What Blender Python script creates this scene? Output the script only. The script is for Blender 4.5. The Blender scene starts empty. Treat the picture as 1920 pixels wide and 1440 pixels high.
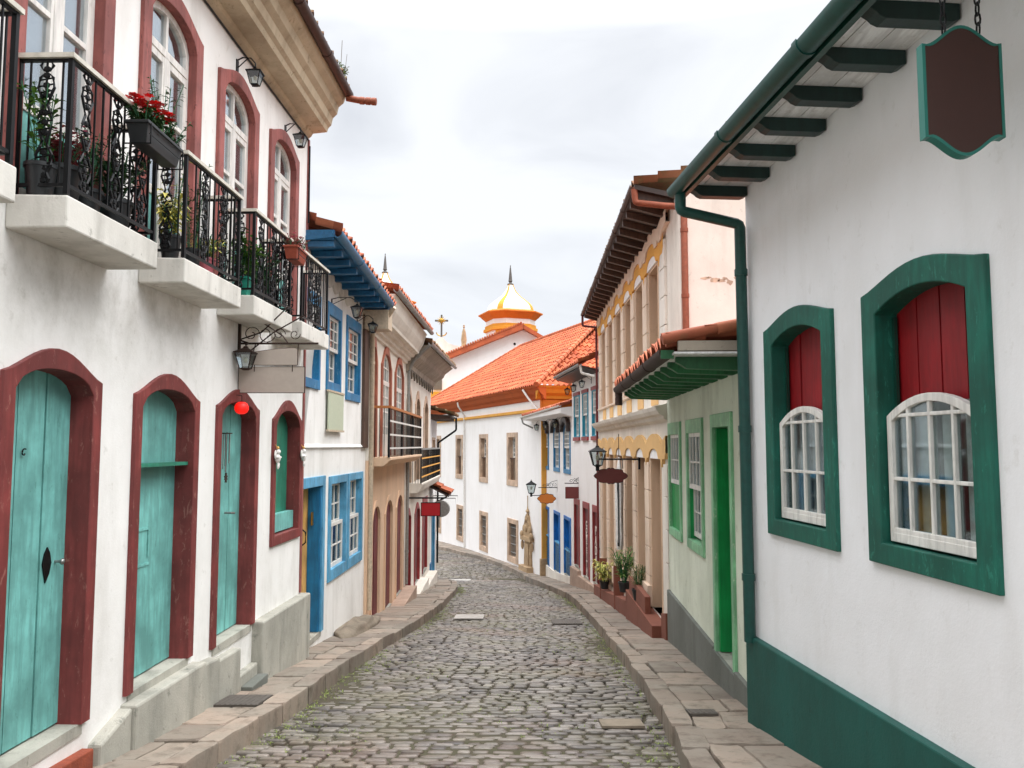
import bpy, bmesh, math, random
import numpy as np
from mathutils import Vector, geometry
from math import sin, cos, pi, radians
random.seed(7)
SC = bpy.context.scene
COL = SC.collection
# ------------------------------------------------------------------ camera (eye at the origin, ground 1.75 m below)
PITCH = math.atan(115/1500)
cam = bpy.data.cameras.new('camera'); camo = bpy.data.objects.new('camera', cam); COL.objects.link(camo)
cam.sensor_width = 36; cam.lens = 36*1500/1920; cam.clip_start = .05; cam.clip_end = 2000
camo.rotation_euler = (pi/2+PITCH, 0, 0); SC.camera = camo
# ------------------------------------------------------------------ sky and light
W = bpy.data.worlds.new('World'); SC.world = W; W.use_nodes = True
nt = W.node_tree; nt.nodes.clear(); N = nt.nodes.new; L = nt.links.new
SUN_EL, SUN_AZ = radians(72), radians(110)      # azimuth measured from +Y clockwise
out = N('ShaderNodeOutputWorld'); bg = N('ShaderNodeBackground'); L(bg.outputs[0], out.inputs[0])
sky = N('ShaderNodeTexSky'); sky.sky_type = 'NISHITA'; sky.sun_disc = False
sky.sun_elevation = SUN_EL; sky.sun_rotation = SUN_AZ
tc = N('ShaderNodeTexCoord'); mp = N('ShaderNodeMapping'); mp.inputs['Scale'].default_value = (1, 1, 2.6)
L(tc.outputs['Generated'], mp.inputs[0])
nz = N('ShaderNodeTexNoise'); nz.inputs['Scale'].default_value = 2.3; nz.inputs['Detail'].default_value = 7; nz.inputs['Roughness'].default_value = .5
nz.inputs['Distortion'].default_value = .6
L(mp.outputs[0], nz.inputs['Vector'])
cr = N('ShaderNodeValToRGB'); L(nz.outputs[0], cr.inputs[0])
e = cr.color_ramp.elements
e[0].position = .36; e[0].color = (3.35, 3.44, 3.62, 1); e[1].position = .56; e[1].color = (4.4, 4.48, 4.6, 1)
sp = N('ShaderNodeSeparateXYZ'); L(tc.outputs['Generated'], sp.inputs[0])
mr = N('ShaderNodeMapRange'); L(sp.outputs['Z'], mr.inputs[0])
mr.inputs[1].default_value = 0.47; mr.inputs[2].default_value = 0.78; mr.inputs[3].default_value = 1.0; mr.inputs[4].default_value = 4.4
mrp = N('ShaderNodeMath'); mrp.operation = 'MULTIPLY'; mrp.inputs[1].default_value = 1.0; L(mr.outputs[0], mrp.inputs[0])
vm = N('ShaderNodeVectorMath'); vm.operation = 'SCALE'; L(cr.outputs[0], vm.inputs[0]); L(mrp.outputs[0], vm.inputs['Scale'])
mx = N('ShaderNodeMixRGB'); mx.inputs[0].default_value = .93; L(sky.outputs[0], mx.inputs[1]); L(vm.outputs[0], mx.inputs[2])
L(mx.outputs[0], bg.inputs[0]); bg.inputs[1].default_value = .1
sun = bpy.data.lights.new('sun', 'SUN'); sun.energy = 1.5; sun.angle = radians(80); sun.color = (1, .97, .93)
suno = bpy.data.objects.new('sun', sun); COL.objects.link(suno)
sd = Vector((sin(SUN_AZ)*cos(SUN_EL), cos(SUN_AZ)*cos(SUN_EL), sin(SUN_EL)))
suno.rotation_euler = sd.to_track_quat('Z', 'Y').to_euler()
SC.view_settings.view_transform = 'Standard'; SC.view_settings.look = 'None'; SC.view_settings.exposure = 1.22; SC.view_settings.gamma = 1
# ------------------------------------------------------------------ materials
def lin(h):
    c = [int(h[i:i+2], 16)/255 for i in (0, 2, 4)]
    return tuple(v/12.92 if v <= .04045 else ((v+.055)/1.055)**2.4 for v in c)+(1,)
def newmat(name):
    m = bpy.data.materials.new(name); m.use_nodes = True
    return m, m.node_tree, m.node_tree.nodes['Principled BSDF']
def noise(t, scale, detail=5, rough=.6, stretch=(1, 1, 1), dist=0):
    g = t.nodes.new('ShaderNodeNewGeometry'); mpp = t.nodes.new('ShaderNodeMapping'); mpp.inputs['Scale'].default_value = stretch
    t.links.new(g.outputs['Position'], mpp.inputs[0])
    n = t.nodes.new('ShaderNodeTexNoise'); n.inputs['Scale'].default_value = scale; n.inputs['Detail'].default_value = detail
    n.inputs['Roughness'].default_value = rough; n.inputs['Distortion'].default_value = dist
    t.links.new(mpp.outputs[0], n.inputs['Vector']); return n
def ramp(t, src, p0, p1, v0=0, v1=1):
    r = t.nodes.new('ShaderNodeMapRange'); r.inputs[1].default_value = p0; r.inputs[2].default_value = p1
    r.inputs[3].default_value = v0; r.inputs[4].default_value = v1; t.links.new(src, r.inputs[0]); return r.outputs[0]
def mixc(t, fac, a, b, mode='MIX'):
    m = t.nodes.new('ShaderNodeMixRGB'); m.blend_type = mode
    for i, x in ((0, fac), (1, a), (2, b)):
        if hasattr(x, 'is_linked'): t.links.new(x, m.inputs[i])
        else: m.inputs[i].default_value = x
    return m.outputs[0]
def bump(t, p, src, strength, dist):
    b = t.nodes.new('ShaderNodeBump'); b.inputs['Strength'].default_value = strength; b.inputs['Distance'].default_value = dist
    t.links.new(src, b.inputs['Height'])
    if p.inputs['Normal'].is_linked: t.links.new(p.inputs['Normal'].links[0].from_socket, b.inputs['Normal'])
    t.links.new(b.outputs[0], p.inputs['Normal']); return b
def mul(c, k): return tuple(min(1, v*k) for v in c[:3])+(1,)
MATS = {}
def plaster(name, hx, dirt='a9a08f', amt=.5, rough=.9, b=.5, grain=60):
    m, t, p = newmat(name); c = lin(hx)
    big = noise(t, .9, 7, .62, (1, 1, .7), .1); streak = noise(t, 3.2, 5, .6, (1, 1, .22)); fine = noise(t, grain, 4, .6)
    col = mixc(t, ramp(t, big.outputs[0], .42, .64, 0, amt), c, mixc(t, .5, c, lin(dirt)))
    col = mixc(t, ramp(t, streak.outputs[0], .5, .68, 0, amt*.8), col, mixc(t, .6, c, lin(dirt)))
    spots = noise(t, 9, 6, .7, (1, 1, .8), .2)
    col = mixc(t, ramp(t, spots.outputs[0], .6, .68, 0, amt*.6), col, lin(dirt))
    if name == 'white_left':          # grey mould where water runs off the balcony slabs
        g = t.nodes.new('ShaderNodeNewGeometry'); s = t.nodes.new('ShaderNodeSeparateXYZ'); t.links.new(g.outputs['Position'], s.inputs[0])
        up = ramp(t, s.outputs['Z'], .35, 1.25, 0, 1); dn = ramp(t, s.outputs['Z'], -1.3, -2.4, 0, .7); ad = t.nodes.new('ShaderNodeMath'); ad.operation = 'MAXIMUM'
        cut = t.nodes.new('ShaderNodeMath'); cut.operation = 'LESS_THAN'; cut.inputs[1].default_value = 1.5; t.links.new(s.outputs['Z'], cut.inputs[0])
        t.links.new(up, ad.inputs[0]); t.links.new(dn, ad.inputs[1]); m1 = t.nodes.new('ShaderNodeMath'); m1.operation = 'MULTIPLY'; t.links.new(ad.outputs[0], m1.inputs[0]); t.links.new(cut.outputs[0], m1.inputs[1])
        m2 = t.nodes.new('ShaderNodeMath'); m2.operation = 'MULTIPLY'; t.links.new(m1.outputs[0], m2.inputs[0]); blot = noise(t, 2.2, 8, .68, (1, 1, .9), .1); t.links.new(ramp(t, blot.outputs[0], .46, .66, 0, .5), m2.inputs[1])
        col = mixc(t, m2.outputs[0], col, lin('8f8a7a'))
    t.links.new(col, p.inputs['Base Color']); p.inputs['Roughness'].default_value = rough
    bump(t, p, big.outputs[0], .3, .03); mid = noise(t, 7, 4, .5); bump(t, p, mid.outputs[0], b*.4, .012); bump(t, p, fine.outputs[0], b, .003)
    MATS[name] = m; return m
def paint(name, hx, chip='c8b8a8', amt=.3, rough=.5, vert=True, b=.4, vary=.25):
    m, t, p = newmat(name); c = lin(hx)
    st = (1, 1, .12) if vert else (1, .12, 1)
    g = noise(t, 22, 5, .6, st); big = noise(t, 2.2, 5, .6); ch = noise(t, 20, 6, .75, (1, 1, .35), .5)
    col = mixc(t, ramp(t, big.outputs[0], .38, .62), mul(c, 1-vary), mul(c, 1+vary))
    col = mixc(t, ramp(t, g.outputs[0], .42, .62, 0, .6), col, mul(c, .62))
    col = mixc(t, ramp(t, ch.outputs[0], .585, .63, 0, amt), col, lin(chip))
    t.links.new(col, p.inputs['Base Color']); p.inputs['Roughness'].default_value = rough
    bump(t, p, g.outputs[0], b, .004); bump(t, p, big.outputs[0], .2, .02)
    MATS[name] = m; return m
def stone(name, hx, hx2, scale=3, rough=.85, b=.6):
    m, t, p = newmat(name)
    n1 = noise(t, scale, 7, .7, (1, 1, 1), .5); n2 = noise(t, 40, 4, .6); n3 = noise(t, 11, 5, .7)
    col = mixc(t, ramp(t, n1.outputs[0], .35, .68), lin(hx), lin(hx2))
    col = mixc(t, ramp(t, n3.outputs[0], .58, .8, 0, .5), col, mul(lin(hx), .45))
    t.links.new(col, p.inputs['Base Color']); p.inputs['Roughness'].default_value = rough
    bump(t, p, n3.outputs[0], b, .02); bump(t, p, n2.outputs[0], b*.7, .004)
    MATS[name] = m; return m
def tiles(name, hx, hx2, moss='6f6a3c', mamt=.3):
    m, t, p = newmat(name)
    a = t.nodes.new('ShaderNodeAttribute'); a.attribute_name = 'tint'
    n1 = noise(t, 1.1, 6, .6); n3 = noise(t, 6, 6, .7)
    col = mixc(t, a.outputs['Fac'], lin(hx), lin(hx2))
    col = mixc(t, ramp(t, n1.outputs[0], .42, .62, 0, .5), col, mul(lin(hx), .55))
    col = mixc(t, ramp(t, n3.outputs[0], .52, .66, 0, mamt), col, lin(moss))
    t.links.new(col, p.inputs['Base Color']); p.inputs['Roughness'].default_value = .8
    bump(t, p, n3.outputs[0], .4, .01)
    MATS[name] = m; return m
def simple(name, hx, rough=.5, metal=0, emit=0):
    vary = .05 if name.startswith('sign') else .2
    m, t, p = newmat(name); c = lin(hx)
    n = noise(t, 18, 4, .6)
    t.links.new(mixc(t, ramp(t, n.outputs[0], .3, .7), mul(c, 1-vary), mul(c, 1+vary*.7)), p.inputs['Base Color'])
    p.inputs['Roughness'].default_value = rough; p.inputs['Metallic'].default_value = metal
    if emit: p.inputs['Emission Color'].default_value = c; p.inputs['Emission Strength'].default_value = emit
    MATS[name] = m; return m
def glass(name, refl=.22, tint='dfe6e6'):
    m = bpy.data.materials.new(name); m.use_nodes = True; t = m.node_tree; t.nodes.clear()
    o = t.nodes.new('ShaderNodeOutputMaterial'); mxx = t.nodes.new('ShaderNodeMixShader'); tr = t.nodes.new('ShaderNodeBsdfTransparent'); gl = t.nodes.new('ShaderNodeBsdfGlossy')
    tr.inputs[0].default_value = lin(tint); gl.inputs['Roughness'].default_value = .04; gl.inputs[0].default_value = (.9, .95, 1, 1)
    fr = t.nodes.new('ShaderNodeFresnel'); fr.inputs[0].default_value = 1.5 if refl > .2 else 1.18
    r = t.nodes.new('ShaderNodeMapRange'); t.links.new(fr.outputs[0], r.inputs[0]); r.inputs[3].default_value = refl; r.inputs[4].default_value = .75
    t.links.new(r.outputs[0], mxx.inputs[0]); t.links.new(tr.outputs[0], mxx.inputs[1]); t.links.new(gl.outputs[0], mxx.inputs[2]); t.links.new(mxx.outputs[0], o.inputs[0])
    MATS[name] = m; return m
def leafmat(name, hx, hx2):
    m, t, p = newmat(name)
    a = t.nodes.new('ShaderNodeAttribute'); a.attribute_name = 'tint'
    t.links.new(mixc(t, a.outputs['Fac'], lin(hx), lin(hx2)), p.inputs['Base Color']); p.inputs['Roughness'].default_value = .5
    MATS[name] = m; return m
plaster('white', 'efeeeb', '969080', .4)
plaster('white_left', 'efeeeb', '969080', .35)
plaster('white_clean', 'f0f0f2', 'a8a294', .22, b=.4)
plaster('white_far', 'efecea', 'bdb4a6', .22)
plaster('slab_white', 'd8d5cd', '6a665a', .75)
plaster('cement', 'b0ada2', '585b53', 1.0, b=1)
plaster('cream', 'e3cdb8', 'a08a72', .5)
plaster('cream_pale', 'e6dfd4', '9c8f80', .5)
plaster('peach', 'dfbea0', 'a08468', .45)
plaster('green_wall', 'dde2d0', '989e88', .7, b=1)
plaster('grey_plinth', '6f726c', '45483f', .8, b=.9)
plaster('green_base', '08524a', '07352c', .9, rough=.65, b=.5)
plaster('soffit_grey', 'a79c8d', '4e4a44', .8)
plaster('cornice_cream', 'c4b69c', '6e5c46', .95)
plaster('ochre', 'e0a348', 'a87838', .45)
plaster('orange_trim', 'cd7424', '9a4a1e', .35)
plaster('rust_trim', 'b4541e', '83401c', .45)
plaster('church_yellow', 'd8942f', 'a8702a', .3)
plaster('brown_base', '7d4a3a', '573226', .5)
paint('maroon', '773230', 'a97a6e', .4, .6)
paint('maroon_up', '94534d', '4e2622', .75, .65)
paint('maroon_door', '6a1f22', '8a5a4a', .3)
paint('maroon_trim', '8e2f30', 'b48d80', .2)
paint('teal', '6fb0aa', '3f6f66', .35, .55, vary=.28)
paint('teal_dark', '2c7f68', '1d4a40', .3)
paint('green', '085b4c', '3f9f88', .3, .6, vary=.25)
paint('green_dark', '0f4034', '1d6a58', .15, .4)
paint('red_shutter', '8c0c16', '5a0c12', .2, .5, vary=.15)
paint('white_paint', 'e6e3dd', 'b4ada0', .3, .45, vary=.06, b=.2)
paint('blue', '2479a8', '8fb8cc', .4)
paint('blue_light', '579cc0', '2b6384', .6)
paint('blue_deep', '0f6a9a', '0a4a74', .2)
paint('blue_soffit', '1c5f88', '0e3a58', .3, vert=False)
paint('blue_vivid', '0f6cb8', '0a4a84', .2)
paint('teal_win', '2a8fa8', '1c5a6c', .2)
paint('yellow_door', 'dfae62', 'a87c3c', .3)
paint('green_frame', '7fb98e', 'd8e0cc', .35)
paint('green_door', '07914a', '04602f', .2, vary=.15)
paint('green_rafter', '2a6a42', '14402a', .3)
paint('dark_green_rafter', '14322f', '0c2020', .2)
paint('brown_wood', '4e382d', '2c1e18', .5)
paint('dark_wood', '35251e', '1c1410', .5)
paint('soffit_board', 'f2f0ee', 'a8a094', .3, vert=False)
paint('tan_stone', 'c2a68e', '8a705c', .5)
paint('red_brown_frame', '9c5a44', '6a3a2c', .5)
stone('pave', 'a68f80', 'bba392', 1.6)
stone('kerbstone', '9a8272', 'b59c8a', 2.2)
stone('old_stone', 'b59a78', '8a7256', 2.5)
stone('rock_stone', '8d8070', '6a6052', 2.5)
stone('earth', '4a4136', '45442c', 3, .95)
stone('red_step', '93462c', '6e3020', 4)
plaster('ochre_pale', 'dfb478', 'b08c5c', .4)
tiles('tile_orange', 'ad4a26', 'cb774a', '7c4a34', .5)
tiles('tile_red', 'a8543a', 'cc7c58', '6a5a3c', .35)
tiles('tile_old', '97684c', '6e6c4c', '5c6440', .6)
simple('iron', '17181a', .45, .6)
simple('iron_rust', '3b2c26', .7, .4)
simple('pipe_white', 'd9d6d0', .5)
simple('pipe_beige', 'c6b49c', .6)
simple('pipe_grey', '8f8f8c', .5, .3)
simple('pipe_rust', '8c4b33', .65, .2)
simple('gutter_brown', '4a3530', .5, .3)
simple('gutter_green', '10463f', .42)
simple('gutter_blue', '2b6c92', .4)
simple('rail_cream', 'cfcabd', .5)
simple('rail_orange', 'b5713c', .5)
simple('dark_room', '14110f', .9)
simple('room_brown', '4a2c24', .9)
simple('curtain', 'e4e2de', .9)
simple('curtain_grey', '8d8a84', .9)
simple('curtain_tan', 'b8a892', .9)
simple('curtain_brick', 'b0604c', .9)
simple('black_plastic', '232628', .4)
simple('terracotta', '9a4630', .7)
simple('teal_plastic', '2c9a84', .4)
simple('pink_plastic', 'b8606a', .5)
simple('soil', '2e241c', .95)
simple('brass', 'b08a3c', .35, .8)
simple('steel', '9a9a98', .35, .8)
simple('sign_brown', '3c211b', .55)
simple('sign_beige', 'aea297', .6)
simple('sign_sage', 'bcc3ac', .6)
simple('sign_maroon', '57211f', .5)
simple('sign_maroon_pale', '6f3230', .5)
simple('sign_orange', 'c9742a', .5)
simple('sign_red', 'a8101e', .5)
simple('sign_green_edge', '1f6f64', .45)
simple('paper_red', 'd81810', .5, 0, .5)
simple('ceramic_white', 'e4e2de', .35)
simple('letter_white', 'e6dcd2', .6)
simple('grey_wood', '6d675e', .9)
stone('plate_pale', 'b9b5b0', '98928c', 3)
simple('manhole', '5f5953', .6, .3)
simple('spire_grey', '55504c', .6)
simple('red_petal', 'd8101c', .5); simple('pink_petal', 'c2406c', .5); simple('lamp_white', 'e6dfc8', .5)
leafmat('leaf', '2f5a22', '6f9a3a'); leafmat('leaf_dark', '1f3a1c', '3f5f2c'); leafmat('leaf_yellow', '9aa040', 'd8cc70'); leafmat('leaf_red', '7a2c34', 'b85a60'); leafmat('leaf_dry', '5a5a34', '96905a'); leafmat('grass', '4a5a28', '8c9a48')
glass('glass', .04); glass('glass_sky', .45); glass('lamp_glass', .1)
# per-stone coloured road
m, t, p = newmat('cobble'); MATS['cobble'] = m
a = t.nodes.new('ShaderNodeAttribute'); a.attribute_name = 'tint'
n1 = noise(t, 1.2, 5, .6); n2 = noise(t, 30, 5, .65); n3 = noise(t, .55, 4, .6)
col = mixc(t, a.outputs['Fac'], lin('3b3633'), lin('8b837c'))
col = mixc(t, ramp(t, n1.outputs[0], .45, .65, 0, .5), col, lin('757056'))
col = mixc(t, ramp(t, n3.outputs[0], .52, .68, 0, .45), col, lin('7d6354'))
col = mixc(t, ramp(t, n2.outputs[0], .5, .8, 0, .4), col, lin('5c5654'))
t.links.new(col, p.inputs['Base Color']); t.links.new(ramp(t, n2.outputs[0], .3, .7, .3, .55), p.inputs['Roughness'])
bump(t, p, n2.outputs[0], .5, .006)
# ------------------------------------------------------------------ mesh builder and object helpers
class MB:
    def __init__(s, T=None): s.v = []; s.f = []; s.T = T or (lambda a, b, c: (a, b, c)); s.tint = None
    def add(s, vs, fs):
        o = len(s.v); s.v += [s.T(*v) for v in vs]; s.f += [tuple(i+o for i in f) for f in fs]
    def box(s, a0, a1, b0, b1, c0, c1):
        s.add([(a, b, c) for c in (c0, c1) for b in (b0, b1) for a in (a0, a1)],
              [(0, 2, 3, 1), (4, 5, 7, 6), (0, 1, 5, 4), (2, 6, 7, 3), (0, 4, 6, 2), (1, 3, 7, 5)]); return s
    def prism(s, poly, n0, n1):          # poly in (y,z), extruded along n
        k = len(poly); s.add([(a, n0, c) for a, c in poly]+[(a, n1, c) for a, c in poly],
              [tuple(range(k)), tuple(range(2*k-1, k-1, -1))]+[(i, (i+1) % k, k+(i+1) % k, k+i) for i in range(k)]); return s
    def profile(s, poly, a0, a1, a0f=None, a1f=None):   # poly in (n,z), swept along y
        k = len(poly); s.add([(a0, n, z) for n, z in poly]+[(a1, n, z) for n, z in (a1f or poly)],
              [tuple(range(k)), tuple(range(2*k-1, k-1, -1))]+[(i, (i+1) % k, k+(i+1) % k, k+i) for i in range(k)]); return s
    def loops(s, ls, cap0=False, cap1=False, close=True):
        k = len(ls[0]); vs = [v for l in ls for v in l]; fs = []
        for j in range(len(ls)-1):
            for i in range(k if close else k-1): fs.append((j*k+i, j*k+(i+1) % k, (j+1)*k+(i+1) % k, (j+1)*k+i))
        if cap0: fs.append(tuple(range(k-1, -1, -1)))
        if cap1: fs.append(tuple(range((len(ls)-1)*k, len(ls)*k)))
        s.add(vs, fs); return s
    def tube(s, pts, r, seg=8, cap=True):
        P = [Vector(s.T(*p)) for p in pts]; T = s.T; s.T = lambda a, b, c: (a, b, c)
        ls = []; ref = None
        for i, p in enumerate(P):
            d = (P[min(i+1, len(P)-1)]-P[max(i-1, 0)])
            if d.length < 1e-9: d = Vector((0, 0, 1))
            d.normalize()
            if ref is None: ref = Vector((0, 0, 1)) if abs(d.z) < .9 else Vector((1, 0, 0))
            u = d.cross(ref); u.normalize(); w = d.cross(u); w.normalize(); ref = -w if False else ref
            rr = r[i] if isinstance(r, (list, tuple)) else r
            ls.append([tuple(p+u*(rr*cos(2*pi*k/seg))+w*(rr*sin(2*pi*k/seg))) for k in range(seg)])
        s.loops(ls, cap, cap); s.T = T; return s
    def lathe(s, prof, c, seg=16, cap=True, rot=0):    # prof (r,z) about vertical axis at c, in this builder's frame
        ls = [[(c[0]+r*cos(2*pi*k/seg+rot), c[1]+r*sin(2*pi*k/seg+rot), c[2]+z) for k in range(seg)] for r, z in prof]
        s.loops(ls, cap, cap); return s
    def leaf(s, p, d, ln, w, bend=.3):
        p = Vector(p); d = Vector(d).normalized(); u = d.cross(Vector((0, 0, 1)))
        if u.length < .1: u = Vector((1, 0, 0))
        u.normalize(); q = p+d*ln*.5; tip = p+d*ln-Vector((0, 0, bend*ln))
        s.add([tuple(p), tuple(q+u*w*.5+Vector((0, 0, .1*w))), tuple(tip), tuple(q-u*w*.5+Vector((0, 0, .1*w))), tuple(q-Vector((0, 0, .12*w)))],
              [(0, 1, 4), (1, 2, 4), (2, 3, 4), (3, 0, 4)])
    def ball(s, c, r, k=1):
        bm = bmesh.new(); bmesh.ops.create_icosphere(bm, subdivisions=k, radius=1)
        rr = r if isinstance(r, tuple) else (r, r, r)
        s.add([(c[0]+v.co.x*rr[0], c[1]+v.co.y*rr[1], c[2]+v.co.z*rr[2]) for v in bm.verts], [tuple(v.index for v in f.verts) for f in bm.faces]); bm.free(); return s
def sprop(o, **k):
    for a, b in k.items():
        if b: o[a] = b
def build(name, mb, mat, parent=None, smooth=False, bevel=0, label=None, loc=None):
    me = bpy.data.meshes.new(name); me.from_pydata(mb.v, [], mb.f); me.update()
    bm = bmesh.new(); bm.from_mesh(me); bmesh.ops.recalc_face_normals(bm, faces=bm.faces)
    bm.to_mesh(me); bm.free()
    me.materials.append(MATS[mat] if isinstance(mat, str) else mat)
    if smooth:
        me.polygons.foreach_set('use_smooth', [True]*len(me.polygons))
        me.set_sharp_from_angle(angle=radians(40))
    if mb.tint is not None:
        at = me.color_attributes.new('tint', 'FLOAT_COLOR', 'POINT')
        c = np.ones((len(me.vertices), 4), np.float32); c[:, :3] = np.array(mb.tint, np.float32)[:, None]; at.data.foreach_set('color', c.ravel())
    o = bpy.data.objects.new(name, me); COL.objects.link(o)
    if parent is not None:
        o.parent = parent
        if loc: o.location = loc
        elif parent.type == 'EMPTY' and not parent.get('local'): o.location = -parent.location
    elif loc: o.location = loc
    if bevel:
        b = o.modifiers.new('bevel', 'BEVEL'); b.width = bevel; b.segments = 2; b.limit_method = 'ANGLE'; b.angle_limit = radians(50)
    if label: o['label'] = label
    return o
def thing(name, label, cat, loc=(0, 0, 0), group=None, local=False, rotz=0):
    o = bpy.data.objects.new(name, None); COL.objects.link(o); o.location = loc; o.rotation_euler = (0, 0, rotz); o.empty_display_size = .2
    sprop(o, label=label, category=cat, group=group)
    if local: o['local'] = 1
    return o
def done_local():
    for o in COL.objects:
        if 'local' in o: del o['local']
def ptint(mb, lo=0, hi=1, per=5):
    n = len(mb.v); mb.tint = [0]*n
    for i in range(0, n, per):
        r = random.uniform(lo, hi)
        for j in range(i, min(n, i+per)): mb.tint[j] = r
def ray(u, v):
    x = (u-960)/1500; y = (720-v)/1500; d = cos(PITCH)-y*sin(PITCH)
    return x/d, (y*cos(PITCH)+sin(PITCH))/d
def at(u, v, y): r = ray(u, v); return (r[0]*y, y, r[1]*y)
class Fac:                                             # a facade: vertical plane x = a + b*y, coordinates (y, n out to the street, z)
    def __init__(s, a, b, side): s.a = a; s.b = b; l = math.hypot(1, b); s.n = (side/l, -b*side/l); s.side = side
    def T(s, y, n, z): return (s.a+s.b*y+n*s.n[0], y+n*s.n[1], z)
    def y(s, u, v=835): return s.a/(ray(u, v)[0]-s.b)
    def yz(s, u, v): r = ray(u, v); y = s.a/(r[0]-s.b); return y, r[1]*y
    def mb(s): return MB(s.T)
FL1 = Fac(-3.17, .0267, 1); FL2 = Fac(-3.2, .02, 1); FL3 = Fac(-2.637, -.012, 1)
FR1 = Fac(2.721, -.083, -1); FR2 = Fac(1.93, .042, -1); FR3 = Fac(2.4625, .003, -1); FR4 = Fac(4.9975, -.105, -1)
FW = Fac(1.29+.34*33.77, -.34, -1)
def interp(tab, x):
    return float(np.interp(x, [t[0] for t in tab], [t[1] for t in tab]))
def zp(y):      # pavement height relative to the eye
    return -1.6-.113*y if y < 34 else interp([(34, -5.442), (38, -5.5), (45, -5.7), (52, -6.06), (75, -7.4), (200, -9)], y)
def zs(y): return zp(y)-.15
KL = [(-5, -2.5), (3, -2.42), (6.37, -2.3), (7.97, -2.21), (10.5, -2.15), (12.6, -2.06), (15.4, -1.85), (19.5, -1.73), (24, -1.73), (27.5, -1.83), (30, -2.05), (32, -2.6), (34, -3.7), (38, -6.2), (46, -9.8), (60, -15)]
KR = [(-5, 1.0), (3, 1.15), (6.37, 1.3), (7.6, 1.42), (9.73, 1.5), (11.9, 1.57), (15.85, 1.62), (22.2, 1.66), (24.5, 1.52), (27.3, 1.2), (34.3, .5), (37, -.25), (40.5, -1.45), (46, -4.1), (52, -6.4), (60, -9.3)]
# ------------------------------------------------------------------ openings, sashes, doors
def arch(t, rise, kind='e'):
    t = min(1, abs(t)); return rise*(1-t**2.2)**.6 if kind == 'e' else rise*(1-t*t)
def inner_loop(y0, y1, z0, zpk, rise, kind='e', N=14):
    zsn = zpk-rise
    if rise == 0: return [(y0, z0), (y1, z0), (y1, zpk), (y0, zpk)]
    return [(y0, z0), (y1, z0)]+[(y1+(y0-y1)*i/N, zsn+arch(1-2*i/N, rise, kind)) for i in range(N+1)]
def outer_loop(y0, y1, z0, zpk, rise, fw, ft, fb, style='bell', e=.06, N=14):
    zsn = zpk-rise
    if rise == 0: return [(y0-fw, z0-fb), (y1+fw, z0-fb), (y1+fw, zpk+ft), (y0-fw, zpk+ft)]
    pts = []
    for i in range(N+1):
        t = 1-2*i/N; yy = (y0+y1)/2+(y1-y0+2*fw)/2*t
        if style == 'bell': z = zsn+e+(rise+ft-e)*cos(pi/2*t)**1.35
        elif style == 'seg': z = zsn+ft*.85+(rise+ft*.15)*(1-t*t)
        else: z = zsn+arch(t, rise+ft, 'e')
        pts.append((yy, z))
    return [(y0-fw, z0-fb), (y1+fw, z0-fb)]+pts
def frame(F, y0, y1, z0, zpk, rise=0, fw=.12, ft=.14, fb=.12, depth=.25, proud=.03, kind='e', style='bell', e=.06):
    a = inner_loop(y0, y1, z0, zpk, rise, kind); b = outer_loop(y0, y1, z0, zpk, rise, fw, ft, fb, style, e)
    if fb == 0: pass
    mb = F.mb()
    J = lambda l, n: [(y, n, z) for y, z in l]
    if fb == 0: a2, b2 = a[1:]+a[:1], b[1:]+b[:1]; mb.loops([J(b2, -.02), J(b2, proud), J(a2, proud), J(a2, -depth)], close=False)
    else: mb.loops([J(b, -.02), J(b, proud), J(a, proud), J(a, -depth)])
    hole = [((p[0]+q[0])/2, (p[1]+q[1])/2) for p, q in zip(a, b)]
    return mb, hole
def clipz(y, y0, y1, zpk, rise, kind):
    return zpk-rise+arch(2*(y-y0)/(y1-y0)-1, rise, kind) if rise else zpk
def sash(F, y0, y1, z0, zpk, rise=0, cols=3, rows=2, n=-.06, b=.05, m=.022, kind='e', split=True, th=.035):
    a = inner_loop(y0, y1, z0, zpk, rise, kind); k = b
    i2 = inner_loop(y0+k, y1-k, z0+k*1.2, zpk-k, max(0, rise-k*.3) if rise else 0, kind)
    mb = F.mb(); J = lambda l, nn: [(y, nn, z) for y, z in l]
    mb.loops([J(a, n-th), J(a, n), J(i2, n), J(i2, n-th), J(a, n-th)])
    for c in range(1, cols):
        y = y0+(y1-y0)*c/cols; mb.box(y-m/2, y+m/2, n-th*.8, n-.004, z0+b, clipz(y, y0, y1, zpk, rise, kind)-b*.6)
    zt = zpk-rise if rise and split else zpk-b*.5
    for r in range(1, rows+(1 if rise and split else 0)):
        z = z0+(zt-z0)*r/rows; mb.box(y0+b*.6, y1-b*.6, n-th*.75, n-.006, z-m/2, z+m/2)
    pane = F.mb(); i3 = inner_loop(y0+k*.5, y1-k*.5, z0+k*.5, zpk-k*.5, rise, kind)
    pane.prism(i3, n-th*.6-.004, n-th*.6)
    return mb, pane
def planks(F, y0, y1, z0, zpk, rise, n, num, th=.04, gap=.012, kind='e', jit=.006):
    mb = F.mb()
    for i in range(num):
        a = y0+(y1-y0)*i/num+gap/2; b = y0+(y1-y0)*(i+1)/num-gap/2
        K = 5 if rise else 1
        top = [(b+(a-b)*j/K, clipz(b+(a-b)*j/K, y0-.03, y1+.03, zpk, rise, kind)) for j in range(K+1)]
        o = random.uniform(-jit, jit)
        mb.prism([(a, z0), (b, z0)]+top, n-th+o, n+o)
    return mb
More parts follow.
